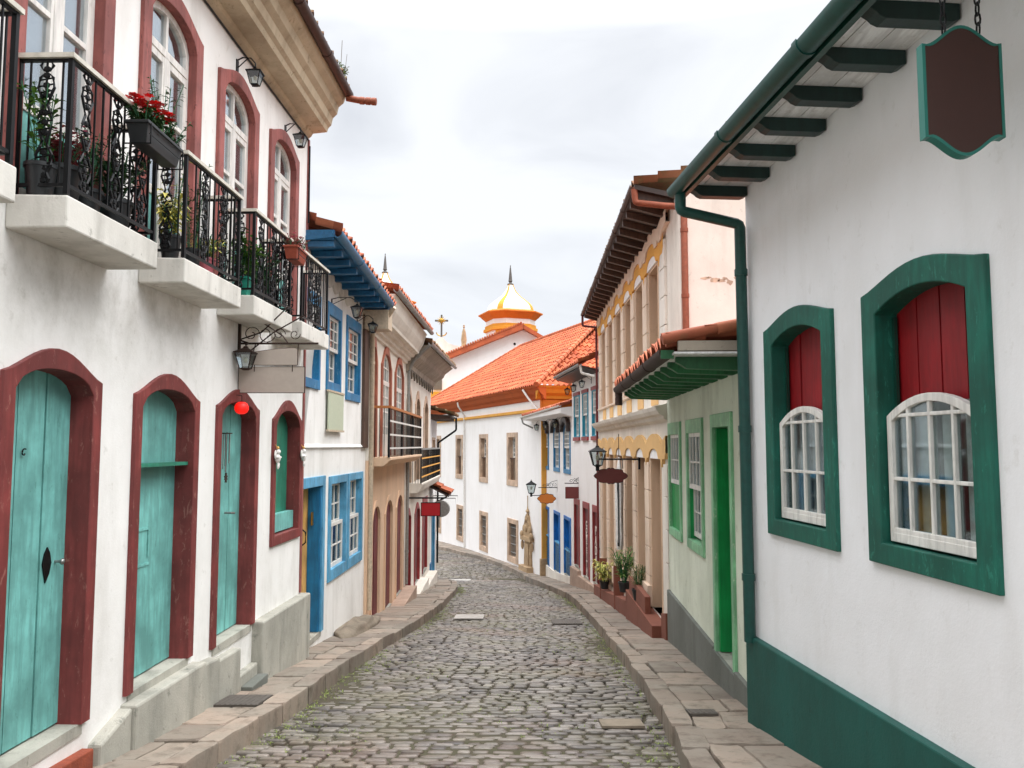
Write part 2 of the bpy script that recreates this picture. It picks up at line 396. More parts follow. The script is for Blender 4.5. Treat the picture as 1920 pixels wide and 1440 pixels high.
def wall(F, H, y0, y1, z0, z1, holes, mat, depth=5, name='wall', z0b=None, smooth=False):
    """front face with real holes, closed sides, top and back"""
    zb = z0b if z0b is not None else z0
    outer = [(y0, z0), (y1, zb), (y1, z1), (y0, z1)]
    polys = [[Vector((a, b, 0)) for a, b in outer]]+[[Vector((a, b, 0)) for a, b in h] for h in holes]
    tri = geometry.tessellate_polygon(polys); flat = [p for q in polys for p in q]
    mb = F.mb(); mb.add([(p.x, 0, p.y) for p in flat], [tuple(t_) for t_ in tri])
    mb.add([(y0, 0, z0), (y1, 0, zb), (y1, 0, z1), (y0, 0, z1), (y0, -depth, z0), (y1, -depth, zb), (y1, -depth, z1), (y0, -depth, z1)],
           [(0, 3, 7, 4), (1, 5, 6, 2), (3, 2, 6, 7), (4, 7, 6, 5)])
    return build(name, mb, mat, H)
def backing(F, y0, y1, z0, z1, n, mat, par, name='curtain', wavy=0):
    mb = F.mb()
    if not wavy: mb.box(y0, y1, n-.01, n, z0, z1)
    else:
        K = int((y1-y0)/.02)
        ls = [[(y0+(y1-y0)*i/K, n+wavy*sin(i*.9+sin(i*.37)*2), z) for i in range(K+1)] for z in (z0, z1)]
        mb.loops(ls, close=False)
    return build(name, mb, mat, par, smooth=bool(wavy))
def roof_sheet(F, y0, y1, pts, tw=.2, step=.36, amp=.045, mat='tile_red', par=None, hip0=0, hip1=0, name='roof', sag=.02, dn=0, dz=0):
    """barrel tiles; pts=((n0,z0),(n1,z1)) eave and ridge; hip0/hip1 = metres the end retreats at the ridge"""
    (n0, z0), (n1, z1) = pts; ln = math.hypot(n1-n0, z1-z0); rows = max(1, int(ln/step)); cols = max(2, int((y1-y0)/tw)); S = 6
    mb = F.mb(); vs = []; fs = []; tint = []
    nx, nzv = -(z1-z0)/ln, (n1-n0)/ln
    if nzv < 0: nx, nzv = -nx, -nzv
    W_ = cols*S+1
    rnd = [[random.random() for _ in range(cols+1)] for _ in range(rows+1)]
    for r in range(rows):
        for e_ in (0, 1):
            f = (r+e_)/rows; lift = .055*(1-e_)
            for i in range(W_):
                y = y0+(y1-y0)*i/(cols*S); ff = f
                if hip0: ff = min(ff, (y-y0)/hip0 if hip0 else 9)
                if hip1: ff = min(ff, (y1-y)/hip1)
                ff = max(0, ff)
                ph = (i % S)/S*2*pi; rr = rnd[r][min(cols, i//S)]
                h = amp*cos(ph)+lift+(rr-.5)*.012+.02*sin(y*1.7+f*3)*sag*20*.3
                j = (rr-.5)*.03*(1-e_)
                fy = (y-y0)/(y1-y0); vs.append((y, n0+(n1-n0)*(ff-j/ln)+nx*h+dn*fy*(1-ff), z0+(z1-z0)*(ff-j/ln)+nzv*h+dz*fy*(1-ff))); tint.append(rr)
        o = r*2*W_
        for i in range(W_-1): fs.append((o+i, o+i+1, o+W_+i+1, o+W_+i))
        if r: 
            for i in range(W_-1): fs.append((o-W_+i, o-W_+i+1, o+i+1, o+i))
    mb.add(vs, fs)
    # thickness lip along the eave
    lip = [[vs[i] for i in range(W_)], [(vs[i][0], vs[i][1]-.0, vs[i][2]-.025) for i in range(W_)], [(vs[i][0], vs[i][1]+(n1-n0)*.15/ln, vs[i][2]-.02+(z1-z0)*.15/ln) for i in range(W_)]]
    mb.loops(lip, close=False); tint += [.3]*(3*W_)
    mb.tint = tint
    me = build(name, mb, mat, par, smooth=True)
    return me
def gutter(F, y0, y1, n, z, r, mat, par, n1=None, z1=None, brackets=True):
    n1 = n if n1 is None else n1; z1 = z if z1 is None else z1
    mb = F.mb(); K = max(2, int(abs(y1-y0)/1.2)); ls = []
    for j in range(K+1):
        f = j/K; y = y0+(y1-y0)*f; nn = n+(n1-n)*f; zz = z+(z1-z)*f
        o = [(y, nn+r*cos(a_), zz+r*sin(a_)) for a_ in [pi-.2+(pi+.4)*i/10 for i in range(11)]]
        q = [(y, nn+(r-.008)*cos(a_), zz+(r-.008)*sin(a_)) for a_ in [pi-.2+(pi+.4)*i/10 for i in range(10, -1, -1)]]
        ls.append(o+q)
    mb.loops(ls, True, True)
    if brackets:
        for j in range(1, K):
            f = j/K; y = y0+(y1-y0)*f; nn = n+(n1-n)*f; zz = z+(z1-z)*f
            ring = lambda yy, rr: [(yy, nn+rr*cos(a_), zz+rr*sin(a_)) for a_ in [pi-.3+(pi+.6)*i/10 for i in range(11)]]
            mb.loops([ring(y-.03, r), ring(y-.03, r+.007), ring(y+.03, r+.007), ring(y+.03, r)], close=False)
    return build('gutter', mb, mat, par, smooth=True)
def pipe(F, pts, r, mat, par, name='downpipe', seg=10):
    mb = F.mb()
    q = [pts[0]]
    for i in range(1, len(pts)-1):      # rounded elbows
        p, a_, b_ = Vector(pts[i]), Vector(pts[i-1]), Vector(pts[i+1]); d1 = (a_-p); d2 = (b_-p); k = min(.035, d1.length*.4, d2.length*.4)
        q += [tuple(p+d1.normalized()*k), tuple(p+d1.normalized()*k*.3+d2.normalized()*k*.3), tuple(p+d2.normalized()*k)]
    q.append(pts[-1]); mb.tube(q, r, seg)
    a_, b_ = Vector(pts[-2]), Vector(pts[-1])
    for f in (.12, .5, .85):
        c = a_.lerp(b_, f); d = (b_-a_).normalized()*.03; mb.tube([tuple(c-d), tuple(c+d)], r+.008, seg)
    return build(name, mb, mat, par, smooth=True)
# ------------------------------------------------------------------ ironwork, lanterns
def scroll(mb, c, r, a0, turns, seg=14, rr=.006, plane='nz', flip=1):
    pts = []
    for i in range(seg+1):
        f = i/seg; a_ = a0+flip*2*pi*turns*f; q = r*(1-.8*f)
        pts.append((c[0], c[1]+q*cos(a_), c[2]+q*sin(a_)) if plane == 'nz' else (c[0]+q*cos(a_), c[1], c[2]+q*sin(a_)))
    mb.tube(pts, rr, 5)
def ornate_bar(mb, y, n, z0, z1, w=.07, ax='y'):
    h = z1-z0
    P = lambda d, f: (y+d, n, z0+h*f) if ax == 'y' else (y, n+d, z0+h*f)
    prof = [(0, .35), (.05, .8), (.1, .5), (.16, .95), (.24, 1.0), (.31, .45), (.36, .25), (.42, .6), (.5, 1), (.58, .6), (.64, .25), (.7, .5), (.78, 1), (.86, .8), (.9, .3), (.96, .8), (1, .4)]
    for sg in (1, -1): mb.tube([P(sg*w*.5*p, f) for f, p in prof], .0095, 5)
    mb.tube([P(0, 0), P(0, .28)], .007, 5); mb.tube([P(0, .72), P(0, 1)], .007, 5)
    for f in (.04, .08, .14, .2, .26, .42, .5, .58, .72, .8, .88, .93): mb.ball(P(0, f), (.026, .012, .024) if ax == 'y' else (.012, .026, .024), 1)
    for f0, f1 in ((.16, .28), (.44, .56), (.74, .84)):
        for k in range(3):
            f = f0+(f1-f0)*k/2; mb.tube([P(-w*.45, f), P(w*.45, f+.02)], .006, 4)
def railing(F, y0, y1, n, z0, z1, par, seed=0, dens=.36, near=True, far=True):
    mb = F.mb(); top = F.mb(); r = .014
    for (yy, nn) in ((y0, n), (y1, n), (y0, .03), (y1, .03)): mb.box(yy-r, yy+r, nn-r, nn+r, z0, z1)
    mb.box(y0, y1, n-.01, n+.01, z0+.05, z0+.07); mb.box(y0, y1, n-.012, n+.012, z1-.03, z1-.012)
    for yy in ([y0] if near else [])+([y1] if far else []): mb.box(yy-.01, yy+.01, .03, n, z0+.05, z0+.07); mb.box(yy-.01, yy+.01, .03, n, z1-.03, z1-.012)
    k = max(2, round((y1-y0)/.19)); 
    for i in range(1, k):
        y = y0+(y1-y0)*i/k
        if i % 2 == (seed % 2): ornate_bar(mb, y, n, z0+.06, z1-.02, .12)
        else: mb.box(y-.006, y+.006, n-.006, n+.006, z0+.06, z1-.02)
        mb.box(y+.085, y+.095, n-.005, n+.005, z0+.06, z1-.02)
    for yy in (y0, y1):
        ornate_bar(mb, yy, .2, z0+.06, z1-.02, .1, 'n')
        for q in (.1, .3): mb.box(yy-.005, yy+.005, q-.005, q+.005, z0+.06, z1-.02)
    a = build('railing', mb, 'iron', par)
    top.box(y0-.03, y1+.03, n-.025, n+.03, z1-.012, z1+.018)
    for yy in (y0, y1): top.box(yy-.03, yy+.025, 0, n-.026, z1-.012, z1+.018)
    build('handrail', top, 'rail_cream', par)
def lantern_parts(root, s=1, glass_lit=False, mat='iron', scr=None):
    """a tapered four-sided street lantern hanging at local origin (top), size s"""
    mb = MB(); w1, w2, h = .11*s, .06*s, .2*s
    T_ = [(-1, -1), (1, -1), (1, 1), (-1, 1)]
    ring = lambda w, z: [(a_*w, b_*w, z) for a_, b_ in T_]
    mb.loops([ring(w1*1.15, -.06*s), ring(w1*1.15, -.075*s)], True, True)
    mb.loops([ring(w1*1.12, -.06*s), ring(.03*s, -.005*s), ring(.02*s, .02*s)], True, True)
    mb.loops([ring(w2*1.1, -.075*s-h), ring(w2*.5, -.1*s-h)], True, True)
    for i in range(4):
        a_, b_ = T_[i]; mb.tube([(a_*w1, b_*w1, -.07*s), (a_*w2, b_*w2, -.08*s-h)], .008*s, 5)
    mb.lathe([(.001, .05*s), (.012*s, .035*s), (.004*s, .02*s)], (0, 0, 0), 8)
    build('lantern_frame', mb, mat, root)
    g = MB(); g.loops([ring(w1*.95, -.076*s), ring(w2*.95, -.075*s-h)]); build('pane', g, 'lamp_glass', root)
    b_ = MB(); b_.ball((0, 0, -.16*s), (.028*s, .028*s, .045*s), 2); build('bulb', b_, 'lamp_white', root, smooth=True)
def wall_lamp(F, y, z, nn, label, s=.8, group=None, mat='iron', up=.12, style='hang'):
    p = F.T(y, nn, z); r = thing('wall_lamp', label, 'lamp', p, group, local=True)
    lantern_parts(r, s, mat=mat)
    q = Vector(F.T(y, 0, z))-Vector(p); mb = MB(); d = q
    mb.tube([(0, 0, .03*s), (0, 0, up*.5), tuple(d*.25+Vector((0, 0, up))), tuple(d*.7+Vector((0, 0, up*1.05))), tuple(d+Vector((0, 0, up*.8)))], .008, 6)
    mb.tube([tuple(d*.4+Vector((0, 0, up))), tuple(d*.9+Vector((0, 0, up*.2))), tuple(d+Vector((0, 0, up*.1)))], .006, 5)
    e_ = d.normalized()*.01
    c = d-e_; mb.loops([[tuple(c+Vector((F.b*a_, a_, b_))) for a_, b_ in ((-.03, -.1), (.03, -.1), (.03, .1), (-.03, .1))], [tuple(c+e_+Vector((F.b*a_, a_, b_))) for a_, b_ in ((-.03, -.1), (.03, -.1), (.03, .1), (-.03, .1))]], True, True)
    build('bracket', mb, mat, r, smooth=True)
    return r
# ------------------------------------------------------------------ LEFT 1: white house with balconies
H = thing('townhouse', 'large white house on the left with iron balconies, brown-red frames and teal doors', 'house', FL1.T(6, 0, zp(6)))
F = FL1; holes = []
def arched_door(F, H, holes, y0, y1, z0, zpk, rise, fmat, dmat, n=-.14, fw=.115, ft=.14, e=.1, num=3, depth=.2, kind='e', style='bell', fb=0, label=None, dn='door', sill=None, fmat_label=None):
    f, h = frame(F, y0, y1, z0, zpk, rise, fw, ft, fb, depth, .03, kind, style, e)
    if fb == 0: h[0] = (h[0][0], z0); h[1] = (h[1][0], z0)
    holes.append(h)
    d = build(dn, planks(F, y0-.01, y1+.01, z0+.015, zpk+.01, rise, n, num, kind=kind), dmat, H, label=label)
    build('door_frame', f, fmat, d, bevel=.006)
    build('threshold', F.mb().box(y0-fw*.4, y1+fw*.4, -depth-.3, .012, z0-.08, z0), sill or 'cement', d)
    return d
d1 = arched_door(F, H, holes, 4.85, 5.71, -1.93, .50, .15, 'maroon', 'teal', label='teal plank door with a round knob and black keyhole plate', num=3)
mb = F.mb(); mb.prism([(5.49, -.93), (5.53, -.87), (5.55, -.8), (5.53, -.73), (5.5, -.69), (5.47, -.73), (5.45, -.8), (5.47, -.87)], -.14, -.13); build('keyhole_plate', mb, 'iron', d1)
mb = F.mb(); mb.tube([(5.6, -.14, -.8), (5.6, -.1, -.8)], .01, 8); mb.ball((5.6, -.085, -.8), (.022, .018, .022), 2); build('handle', mb, 'steel', d1, smooth=True)
mb = F.mb(); scroll(mb, (5.2, -.13, -.05), .03, 1, .8, rr=.005, plane='yz'); build('hook', mb, 'iron', d1)
d0 = arched_door(F, H, holes, 3.2, 4.12, -1.8, .50, .15, 'maroon', 'teal', num=3)
d2 = arched_door(F, H, holes, 6.44, 7.43, -1.93, .48, .17, 'maroon', 'teal', num=3)
build('transom', F.mb().box(6.46, 7.42, -.13, -.02, -.18, -.15), 'teal_dark', d2)
mb = F.mb(); [mb.box(a_, b_, -.138, -.131, c_, d_) for a_, b_, c_, d_ in ((6.62, 6.95, -.72, -.7), (6.62, 6.64, -.95, -.7), (6.93, 6.95, -.95, -.7), (6.6, 6.97, -1.02, -1.0))]; build('letter_flap', mb, 'teal', d2)
d3 = arched_door(F, H, holes, 8.09, 9.08, -1.99, .46, .16, 'maroon', 'teal', num=3)
mb = F.mb(); mb.tube([(8.62, -.13, -.72), (8.62, -.07, -.72), (8.74, -.07, -.73)], .012, 8); build('handle', mb, 'steel', d3, smooth=True)
f, h = frame(F, 9.82, 10.8, -1.1, .44, .2, .115, .14, .12, .2, .03, 'e', 'bell', .08); holes.append(h)
wd = build('window', f, 'maroon', H, bevel=.006, label='small arched window frame with a dark green shutter inside')
build('shutter', planks(F, 9.8, 10.82, -1.08, .46, .2, -.14, 3), 'teal_dark', wd)
build('shutter_rail', F.mb().box(9.84, 10.78, -.13, -.04, -1.08, -.86), 'teal', wd)
# balcony windows
BW = [(3.07, 4.22), (4.64, 5.79), (6.22, 7.37), (7.79, 8.94), (9.36, 10.51)]
for i, (a_, b_) in enumerate(BW):
    f, h = frame(F, a_+.14, b_-.14, 1.5, 3.83, .2, .14, .15, 0, .1, .035, 'e', 'bell', .17); h[0] = (h[0][0], 1.5); h[1] = (h[1][0], 1.5); holes.append(h)
    w_ = build('window', f, 'maroon_up', H, bevel=.006)
    y0, y1 = a_+.14, b_-.14; zt = 3.42; n_ = -.045
    s_, pn = sash(F, y0, y1, 1.51, 3.83, .2, 1, 1, n_, .06, split=False, th=.05)
    s_.box(y0+.04, y1-.04, n_-.05, n_+.006, zt-.035, zt+.035); ym = (y0+y1)/2
    s_.box(ym-.045, ym+.045, n_-.045, n_+.004, 1.55, zt); s_.box(ym-.02, ym+.02, n_-.04, n_-.003, zt, 3.8)
    for c0, c1 in ((y0+.05, ym-.04), (ym+.04, y1-.05)):
        s_.box(c0, c1, n_-.04, n_-.002, 2.12, 2.2); s_.box(c0, c1, n_-.04, n_-.004, 2.84, 2.88); s_.box(c0, c1, n_-.04, n_-.002, 1.51, 1.62); s_.box(c0, c1, n_-.04, n_-.002, zt-.1, zt-.03)
        for q in (c0, c1-.035): s_.box(q, q+.035, n_-.042, n_-.001, 1.55, zt-.04)
    build('sash', s_, 'white_paint', w_, bevel=.003); build('pane', pn, 'glass_sky', w_)
    build('lower_panel', F.mb().box(y0+.06, y1-.06, n_-.035, n_-.012, 1.56, 2.14), 'teal', w_)
    backing(F, y0+.04, y1-.04, 1.6, 3.8, n_-.046, 'curtain', w_, wavy=.006)
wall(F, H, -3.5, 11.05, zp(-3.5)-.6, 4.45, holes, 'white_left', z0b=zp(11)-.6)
# concrete plinth stepping down the slope
pl = F.mb()
def plinth(mb, segs, n, low=.5):
    for (a_, b_, za, zb, nn) in segs: mb.prism([(a_, zp(a_)-low), (b_, zp(b_)-low), (b_, zb), (a_, za)], -.02, nn)
plinth(pl, [(5.86, 6.30, -2.12, -2.0, .1), (6.30, 7.62, -1.985, -2.0, .13), (7.62, 8.0, -2.03, -2.06, .11), (8.0, 8.62, -2.1, -2.12, .09), (8.62, 9.18, -2.42, -2.42, .08), (9.18, 11.1, -1.98, -2.0, .13)], .1)
build('plinth', pl, 'cement', H, bevel=.02)
build('step', F.mb().box(8.66, 9.17, .08, .2, -2.64, -2.54), 'grey_plinth', H, bevel=.01)
rs = F.mb(); rs.prism([(-3.5, zp(-3.5)-.3), (5.8, zp(5.8)-.3), (5.8, -2.12), (4.2, -2.04), (4.2, -1.9), (-3.5, -1.3)], -.02, .08); build('step', rs, 'red_step', H, bevel=.01)
build('corner_strip', F.mb().box(10.97, 11.03, .002, .02, -1.98, 4.3), 'maroon_up', H)
for k, (a_, b_) in enumerate([(3.0, 4.24), (4.71, 5.87), (6.33, 7.57), (7.93, 9.19), (9.6, 10.86)]):
    s_ = F.mb(); s_.profile([(0, 1.30), (.38, 1.30), (.38, 1.5), (0, 1.51)], a_, b_)
    bal = build('balcony', s_, 'slab_white', H, bevel=.012)
    railing(F, a_+.03, b_-.03, .35, 1.51, 2.37, bal, k)
cn = F.mb(); cn.profile([(0, 4.30), (.05, 4.34), (.07, 4.38), (.27, 4.40), (.29, 4.46), (.33, 4.5), (.35, 4.60), (.41, 4.66), (.43, 4.76), (.5, 4.82), (.54, 4.93), (0, 4.93)], -3.5, 10.98)
build('cornice', cn, 'cornice_cream', H)
gutter(F, -3.5, 10.95, .58, 4.93, .065, 'gutter_brown', H)
roof_sheet(F, -3.5, 10.95, ((.56, 4.99), (-4.4, 6.9)), mat='tile_old', par=H, tw=.24)
mb = F.mb(); mb.box(-3.5, 11.0, -5, -.01, 4.45, 4.93); build('attic', mb, 'white', H)
pipe(F, [(10.9, .56, 4.86), (10.9, .75, 4.82), (10.9, .98, 4.80)], .045, 'pipe_rust', H, 'spout')
mb = F.mb(); mb.tube([(-3, .015, 4.27), (4, .02, 4.26), (8.3, .015, 4.27), (10.96, .015, 4.28)], .012, 6); mb.tube([(10.98, .03, 4.2), (10.99, .03, 3.3), (10.99, .03, 3.1)], .012, 6); build('cable', mb, 'iron', H)
# ------------------------------------------------------------------ LEFT 2: white house with blue frames
H = thing('townhouse', 'white house with blue window frames, blue eaves and a blue and yellow door', 'house', FL2.T(13.4, 0, zp(13.4)))
F = FL2; holes = []
d = arched_door(F, H, holes, 11.32, 12.48, -2.84, -.62, 0, 'blue_light', 'yellow_door', n=-.2, fw=.15, ft=.15, num=3, depth=.26, label='yellow inner door leaf')
mb = F.mb(); mb.tube([(12.1, -.19, -1.5), (12.1, -.13, -1.45), (12.1, -.13, -1.3), (12.1, -.19, -1.25)], .012, 6); build('handle', mb, 'iron', d)
build('jamb_lining', F.mb().box(12.42, 12.478, -.19, .0, -2.83, -.63), 'blue_deep', d)
build('letter_plate', F.mb().box(12.35, 12.419, -.12, -.1, -1.22, -1.02), 'brass', d)
for a_, b_ in ((12.9, 14.19), (14.25, 15.5)):
    f, h = frame(F, a_+.12, b_-.12, -2.0, -.63, 0, .12, .13, .18, .16, .03); holes.append(h)
    w_ = build('window', f, 'blue_light', H, bevel=.006)
    y0, y1 = a_+.12, b_-.12
    s1_, p1_ = sash(F, y0, y1, -1.32, -.63, 0, 3, 2, -.09, .05); s2_, p2_ = sash(F, y0, y1, -2.0, -1.28, 0, 3, 2, -.03, .055)
    build('sash', s1_, 'white_paint', w_); build('sash', s2_, 'white_paint', w_); build('pane', p1_, 'glass', w_); build('pane', p2_, 'glass', w_)
    backing(F, y0, y1, -2, -.63, -.19, 'curtain_tan', w_, wavy=.01)
for i, (a_, b_, zt, zb) in enumerate(((11.0, 12.2, 2.28, .84), (12.62, 13.58, 2.3, .88), (13.98, 15.15, 2.3, .8))):
    f, h = frame(F, a_+.07, b_-.1, zb+.14, zt-.2, 0, .085, .2, .14, .17, .03); holes.append(h)
    w_ = build('window', f, 'blue', H, bevel=.006); y0, y1 = a_+.07, b_-.1; zm = (zb+zt)/2-.05
    s1_, p1_ = sash(F, y0, y1, zm, zt-.2, 0, 3, 3, -.02, .05); s2_, p2_ = sash(F, y0, y1, zb+.14, zm+.03, 0, 3, 2, -.08, .05)
    build('sash', s1_, 'white_paint', w_); build('sash', s2_, 'white_paint', w_); build('pane', p1_, 'glass', w_); build('pane', p2_, 'glass', w_)
    backing(F, y0+.0, y0+(y1-y0)*.55, zb+.14, zt-.2, -.18, 'curtain_brick', w_); backing(F, y0+(y1-y0)*.55, y1, zb+.14, zt-.2, -.185, 'room_brown', w_)
wall(F, H, 11.06, 15.8, zp(11)-.6, 2.86, holes, 'white', z0b=zp(15.8)-.6)
build('string_course', F.mb().profile([(0, -.05), (.035, -.03), (.02, .0), (0, .02)], 11.06, 15.8), 'white', H)
sl = F.mb(); k = 9                                    # scalloped fill between the rafters
for i in range(k):
    y0 = 11.1+(15.1-11.1)*i/k; y1 = y0+4.0/k; zt = 2.86-.045*(y0-11)
    sl.prism([(y0, zt)]+[(y0+(y1-y0)*j/8, zt-.16-.12*sin(pi*j/8)) for j in range(9)]+[(y1, zt)], -.01, .035)
build('scalloped_corbel', sl, 'slab_white', H)
so = F.mb(); so.profile([(-.05, 2.84), (.5, 2.89), (.5, 2.94), (-.05, 2.9)], 10.95, 15.6, a1f=[(-.05, 2.64), (.5, 2.66), (.5, 2.71), (-.05, 2.7)])
build('soffit', so, 'blue_soffit', H)
for i in range(10):
    y = 11.05+4.4*i/9; z_ = 2.84-.045*(y-11); build('rafter', F.mb().box(y-.05, y+.05, 0, .49, z_-.07, z_+.015), 'blue_soffit', H, bevel=.005)
gutter(F, 10.95, 15.3, .55, 2.96, .075, 'gutter_blue', H, z1=2.72)
roof_sheet(F, 10.98, 15.7, ((.57, 3.0), (-4, 4.9)), par=H, mat='tile_red', dz=-.26)
build('gable_board', F.mb().prism([(10.97, 2.86), (11.03, 2.86), (11.03, 3.0), (10.97, 3.0)], -.3, .5), 'blue_soffit', H)
build('corner_post', F.mb().box(15.35, 15.78, .002, .06, -.05, 2.55), 'brown_wood', H, bevel=.01)
mb = F.mb(); mb.box(15.35, 15.8, .0, .5, 2.25, 2.62); build('eave_box', mb, 'pipe_beige', H)
pipe(F, [(15.4, .6, 2.68), (15.5, .45, 2.5), (15.85, .1, 2.3), (15.9, .09, -3.2)], .05, 'pipe_beige', H)
# ------------------------------------------------------------------ LEFT 3: cream house, brown doors, balcony
H = thing('townhouse', 'cream and peach house with arched brown-red doors and an orange-railed balcony on the left', 'house', FL3.T(18.7, 0, zp(18.7)))
F = FL3; holes = []
for a_, b_, z_ in ((16.3, 17.3, -3.55), (18.15, 19.25, -3.72), (20.05, 21.15, -3.74)):
    arched_door(F, H, holes, a_, b_, z_, -1.27, .3, 'peach', 'maroon_door', n=-.03, fw=.1, ft=.13, e=.04, num=2, depth=.07, style='bell')
wall(F, H, 15.81, 21.7, zp(15.8)-.6, -.3, holes, 'peach', z0b=zp(21.7)-.6, name='wall')
holes = []
for a_, b_, zt in ((15.95, 16.65, 2.02), (17.26, 18.8, 2.05), (19.45, 21.15, 2.06)):
    f, h = frame(F, a_+.15, b_-.15, -.25, zt, .3, .15, .2, 0, .13, .04, 'e', 'bell', .02); h[0] = (h[0][0], -.25); h[1] = (h[1][0], -.25); holes.append(h)
    w_ = build('window', f, 'red_brown_frame', H); y0, y1 = a_+.15, b_-.15
    s_, pn = sash(F, y0, y1, -.24, zt, .3, 4 if b_-a_ > 1 else 2, 6, -.02, .07, .03); s_.box(y0, y1, -.05, -.01, 1.35, 1.45); s_.box((y0+y1)/2-.05, (y0+y1)/2+.05, -.05, -.01, -.2, 1.4)
    s_.box(y0+.03, y1-.03, -.05, -.025, -.24, .25)
    build('sash', s_, 'white_paint', w_); build('pane', pn, 'glass', w_); backing(F, y0, y1, -.24, zt, -.12, 'curtain_tan', w_)
wall(F, H, 15.81, 21.7, -.299, 2.5, holes, 'cream_pale', name='wall')
cn = F.mb(); A = [(0, 2.2), (.05, 2.22), (.06, 2.29), (.12, 2.31), (.13, 2.38), (.2, 2.4), (.22, 2.46), (.31, 2.49), (.32, 2.55), (.42, 2.75), (.47, 2.95), (.5, 3.02), (0, 3.02)]
cn.profile(A, 15.8, 21.7, a1f=[(n*1.15, z) for n, z in A]); build('cornice', cn, 'cream_pale', H)
gutter(F, 15.7, 21.75, .53, 3.09, .06, 'pipe_grey', H, n1=.7, z1=3.07)
roof_sheet(F, 15.75, 21.75, ((.55, 3.11), (-4, 4.5)), par=H, mat='tile_red', dn=.17)
build('attic', F.mb().box(15.82, 21.69, -5, -.01, 2.5, 3.05), 'cream_pale', H)
def plain_balcony(F, H, y0, y1, n, zs0, zs1, zr, railmat, barmat, slabmat, posts=3):
    s_ = F.mb(); s_.profile([(0, zs0), (n*.7, zs0), (n*.9, zs0+.06), (n+.04, zs1-.05), (n+.04, zs1), (0, zs1)], y0, y1)
    bal = build('balcony', s_, slabmat, H, bevel=.01)
    mb = F.mb(); mb.box(y0-.04, y1+.04, n-.04, n+.04, zr-.03, zr+.02); mb.box(y0-.04, y0+.04, 0, n-.041, zr-.03, zr+.02); mb.box(y1-.04, y1+.04, 0, n-.041, zr-.03, zr+.02)
    build('handrail', mb, railmat, bal)
    mb = F.mb(); k = int((y1-y0)/.15)
    for i in range(k+1):
        y = y0+(y1-y0)*i/k; mb.box(y-.006, y+.006, n-.006, n+.006, zs1, zr-.03)
    for i in range(posts+1): y = y0+(y1-y0)*i/posts; mb.box(y-.025, y+.025, n-.02, n+.02, zs1, zr-.03)
    for q in range(1, 4):
        for yy in (y0, y1): mb.box(yy-.006, yy+.006, n*q/4-.006, n*q/4+.006, zs1, zr-.03)
    build('railing', mb, 'iron', bal)
    mb = F.mb()
    for f in (.18, .45, .72): z_ = zs1+(zr-zs1)*f; mb.box(y0, y1, n+.008, n+.03, z_-.018, z_+.018)
    build('rail_bars', mb, barmat, bal)
    return bal
plain_balcony(F, H, 15.95, 22.1, .38, -.42, -.24, .77, 'rail_orange', 'white_paint', 'peach', 3)
st = F.mb()
st.prism([(15.9, zp(15.9)-.2), (17.5, zp(17.5)-.2), (17.5, -3.6), (15.9, -3.58)], -.02, .12)
st.prism([(17.5, zp(17.5)-.2), (21.9, zp(21.9)-.3), (21.9, -3.76), (17.5, -3.76)], -.02, .34)
build('step', st, 'kerbstone', H, bevel=.02)
# ------------------------------------------------------------------ LEFT 4: house with stone-framed arches and wooden eaves
H = thing('townhouse', 'cream house with grey weathered eaves and an ochre-striped balcony beyond the orange-railed balcony', 'house', FL3.T(25.5, 0, zp(25.5)))
holes = []
for a_, b_ in ((21.95, 23.2), (24.1, 25.6), (26.7, 28.3)):
    f, h = frame(F, a_+.25, b_-.25, -1.06, 1.45, .3, .25, .24, 0, .25, .03, 'e', 'bell', .1); h[0] = (h[0][0], -1.06); h[1] = (h[1][0], -1.06); holes.append(h)
    w_ = build('window', f, 'tan_stone', H); build('shutter', planks(F, a_+.24, b_-.24, -1.05, 1.46, .3, -.1, 2), 'brown_wood', w_)
for a_, b_ in ((22.1, 23.2), (24.2, 25.7), (26.6, 28.2)):
    arched_door(F, H, holes, a_+.1, b_-.1, -4.2, -1.95, 0 if a_ > 26 else .12, 'maroon_trim', 'maroon_door', n=-.04, fw=.1, ft=.2, e=.02, num=2, depth=.08)
wall(F, H, 21.71, 29.4, zp(21.7)-.6, 2.4, holes, 'cream_pale', z0b=zp(29.4)-.6)
cn = F.mb(); A = [(0, 2.0), (.1, 2.06), (.14, 2.2), (.3, 2.34), (.36, 2.4), (.4, 2.52), (.62, 2.74), (0, 2.74)]
cn.profile(A, 21.75, 29.4, a1f=[(n*1.3, z+.08) for n, z in A]); build('cornice', cn, 'soffit_grey', H)
lb = F.mb()
for i in range(10): y0 = 21.9+.74*i; lb.prism([(y0, 2.1), (y0+.18, 2.05), (y0+.37, 1.85), (y0+.56, 2.05), (y0+.74, 2.1)], .08, .12)
build('valance', lb, 'grey_wood', H)
gutter(F, 21.6, 29.4, .68, 2.78, .06, 'pipe_grey', H, n1=.9, z1=2.86)
roof_sheet(F, 21.7, 29.5, ((.7, 2.82), (-4, 4.1)), par=H, mat='tile_old', dn=.2, dz=.06)
pipe(F, [(21.62, .66, 2.72), (21.75, .2, 2.3), (21.8, .08, 2.05), (21.75, .07, -3.7)], .045, 'pipe_grey', H)
plain_balcony(F, H, 22.9, 29.6, .32, -1.36, -1.08, -.1, 'pipe_grey', 'ochre', 'cream_pale', 3)
st = F.mb(); st.prism([(21.95, zp(21.9)-.3), (29.3, zp(29.3)-.3), (29.3, -4.5), (25.9, -4.45), (25.9, -4.2), (21.95, -4.2)], -.02, .3); build('step', st, 'cream_pale', H, bevel=.02)
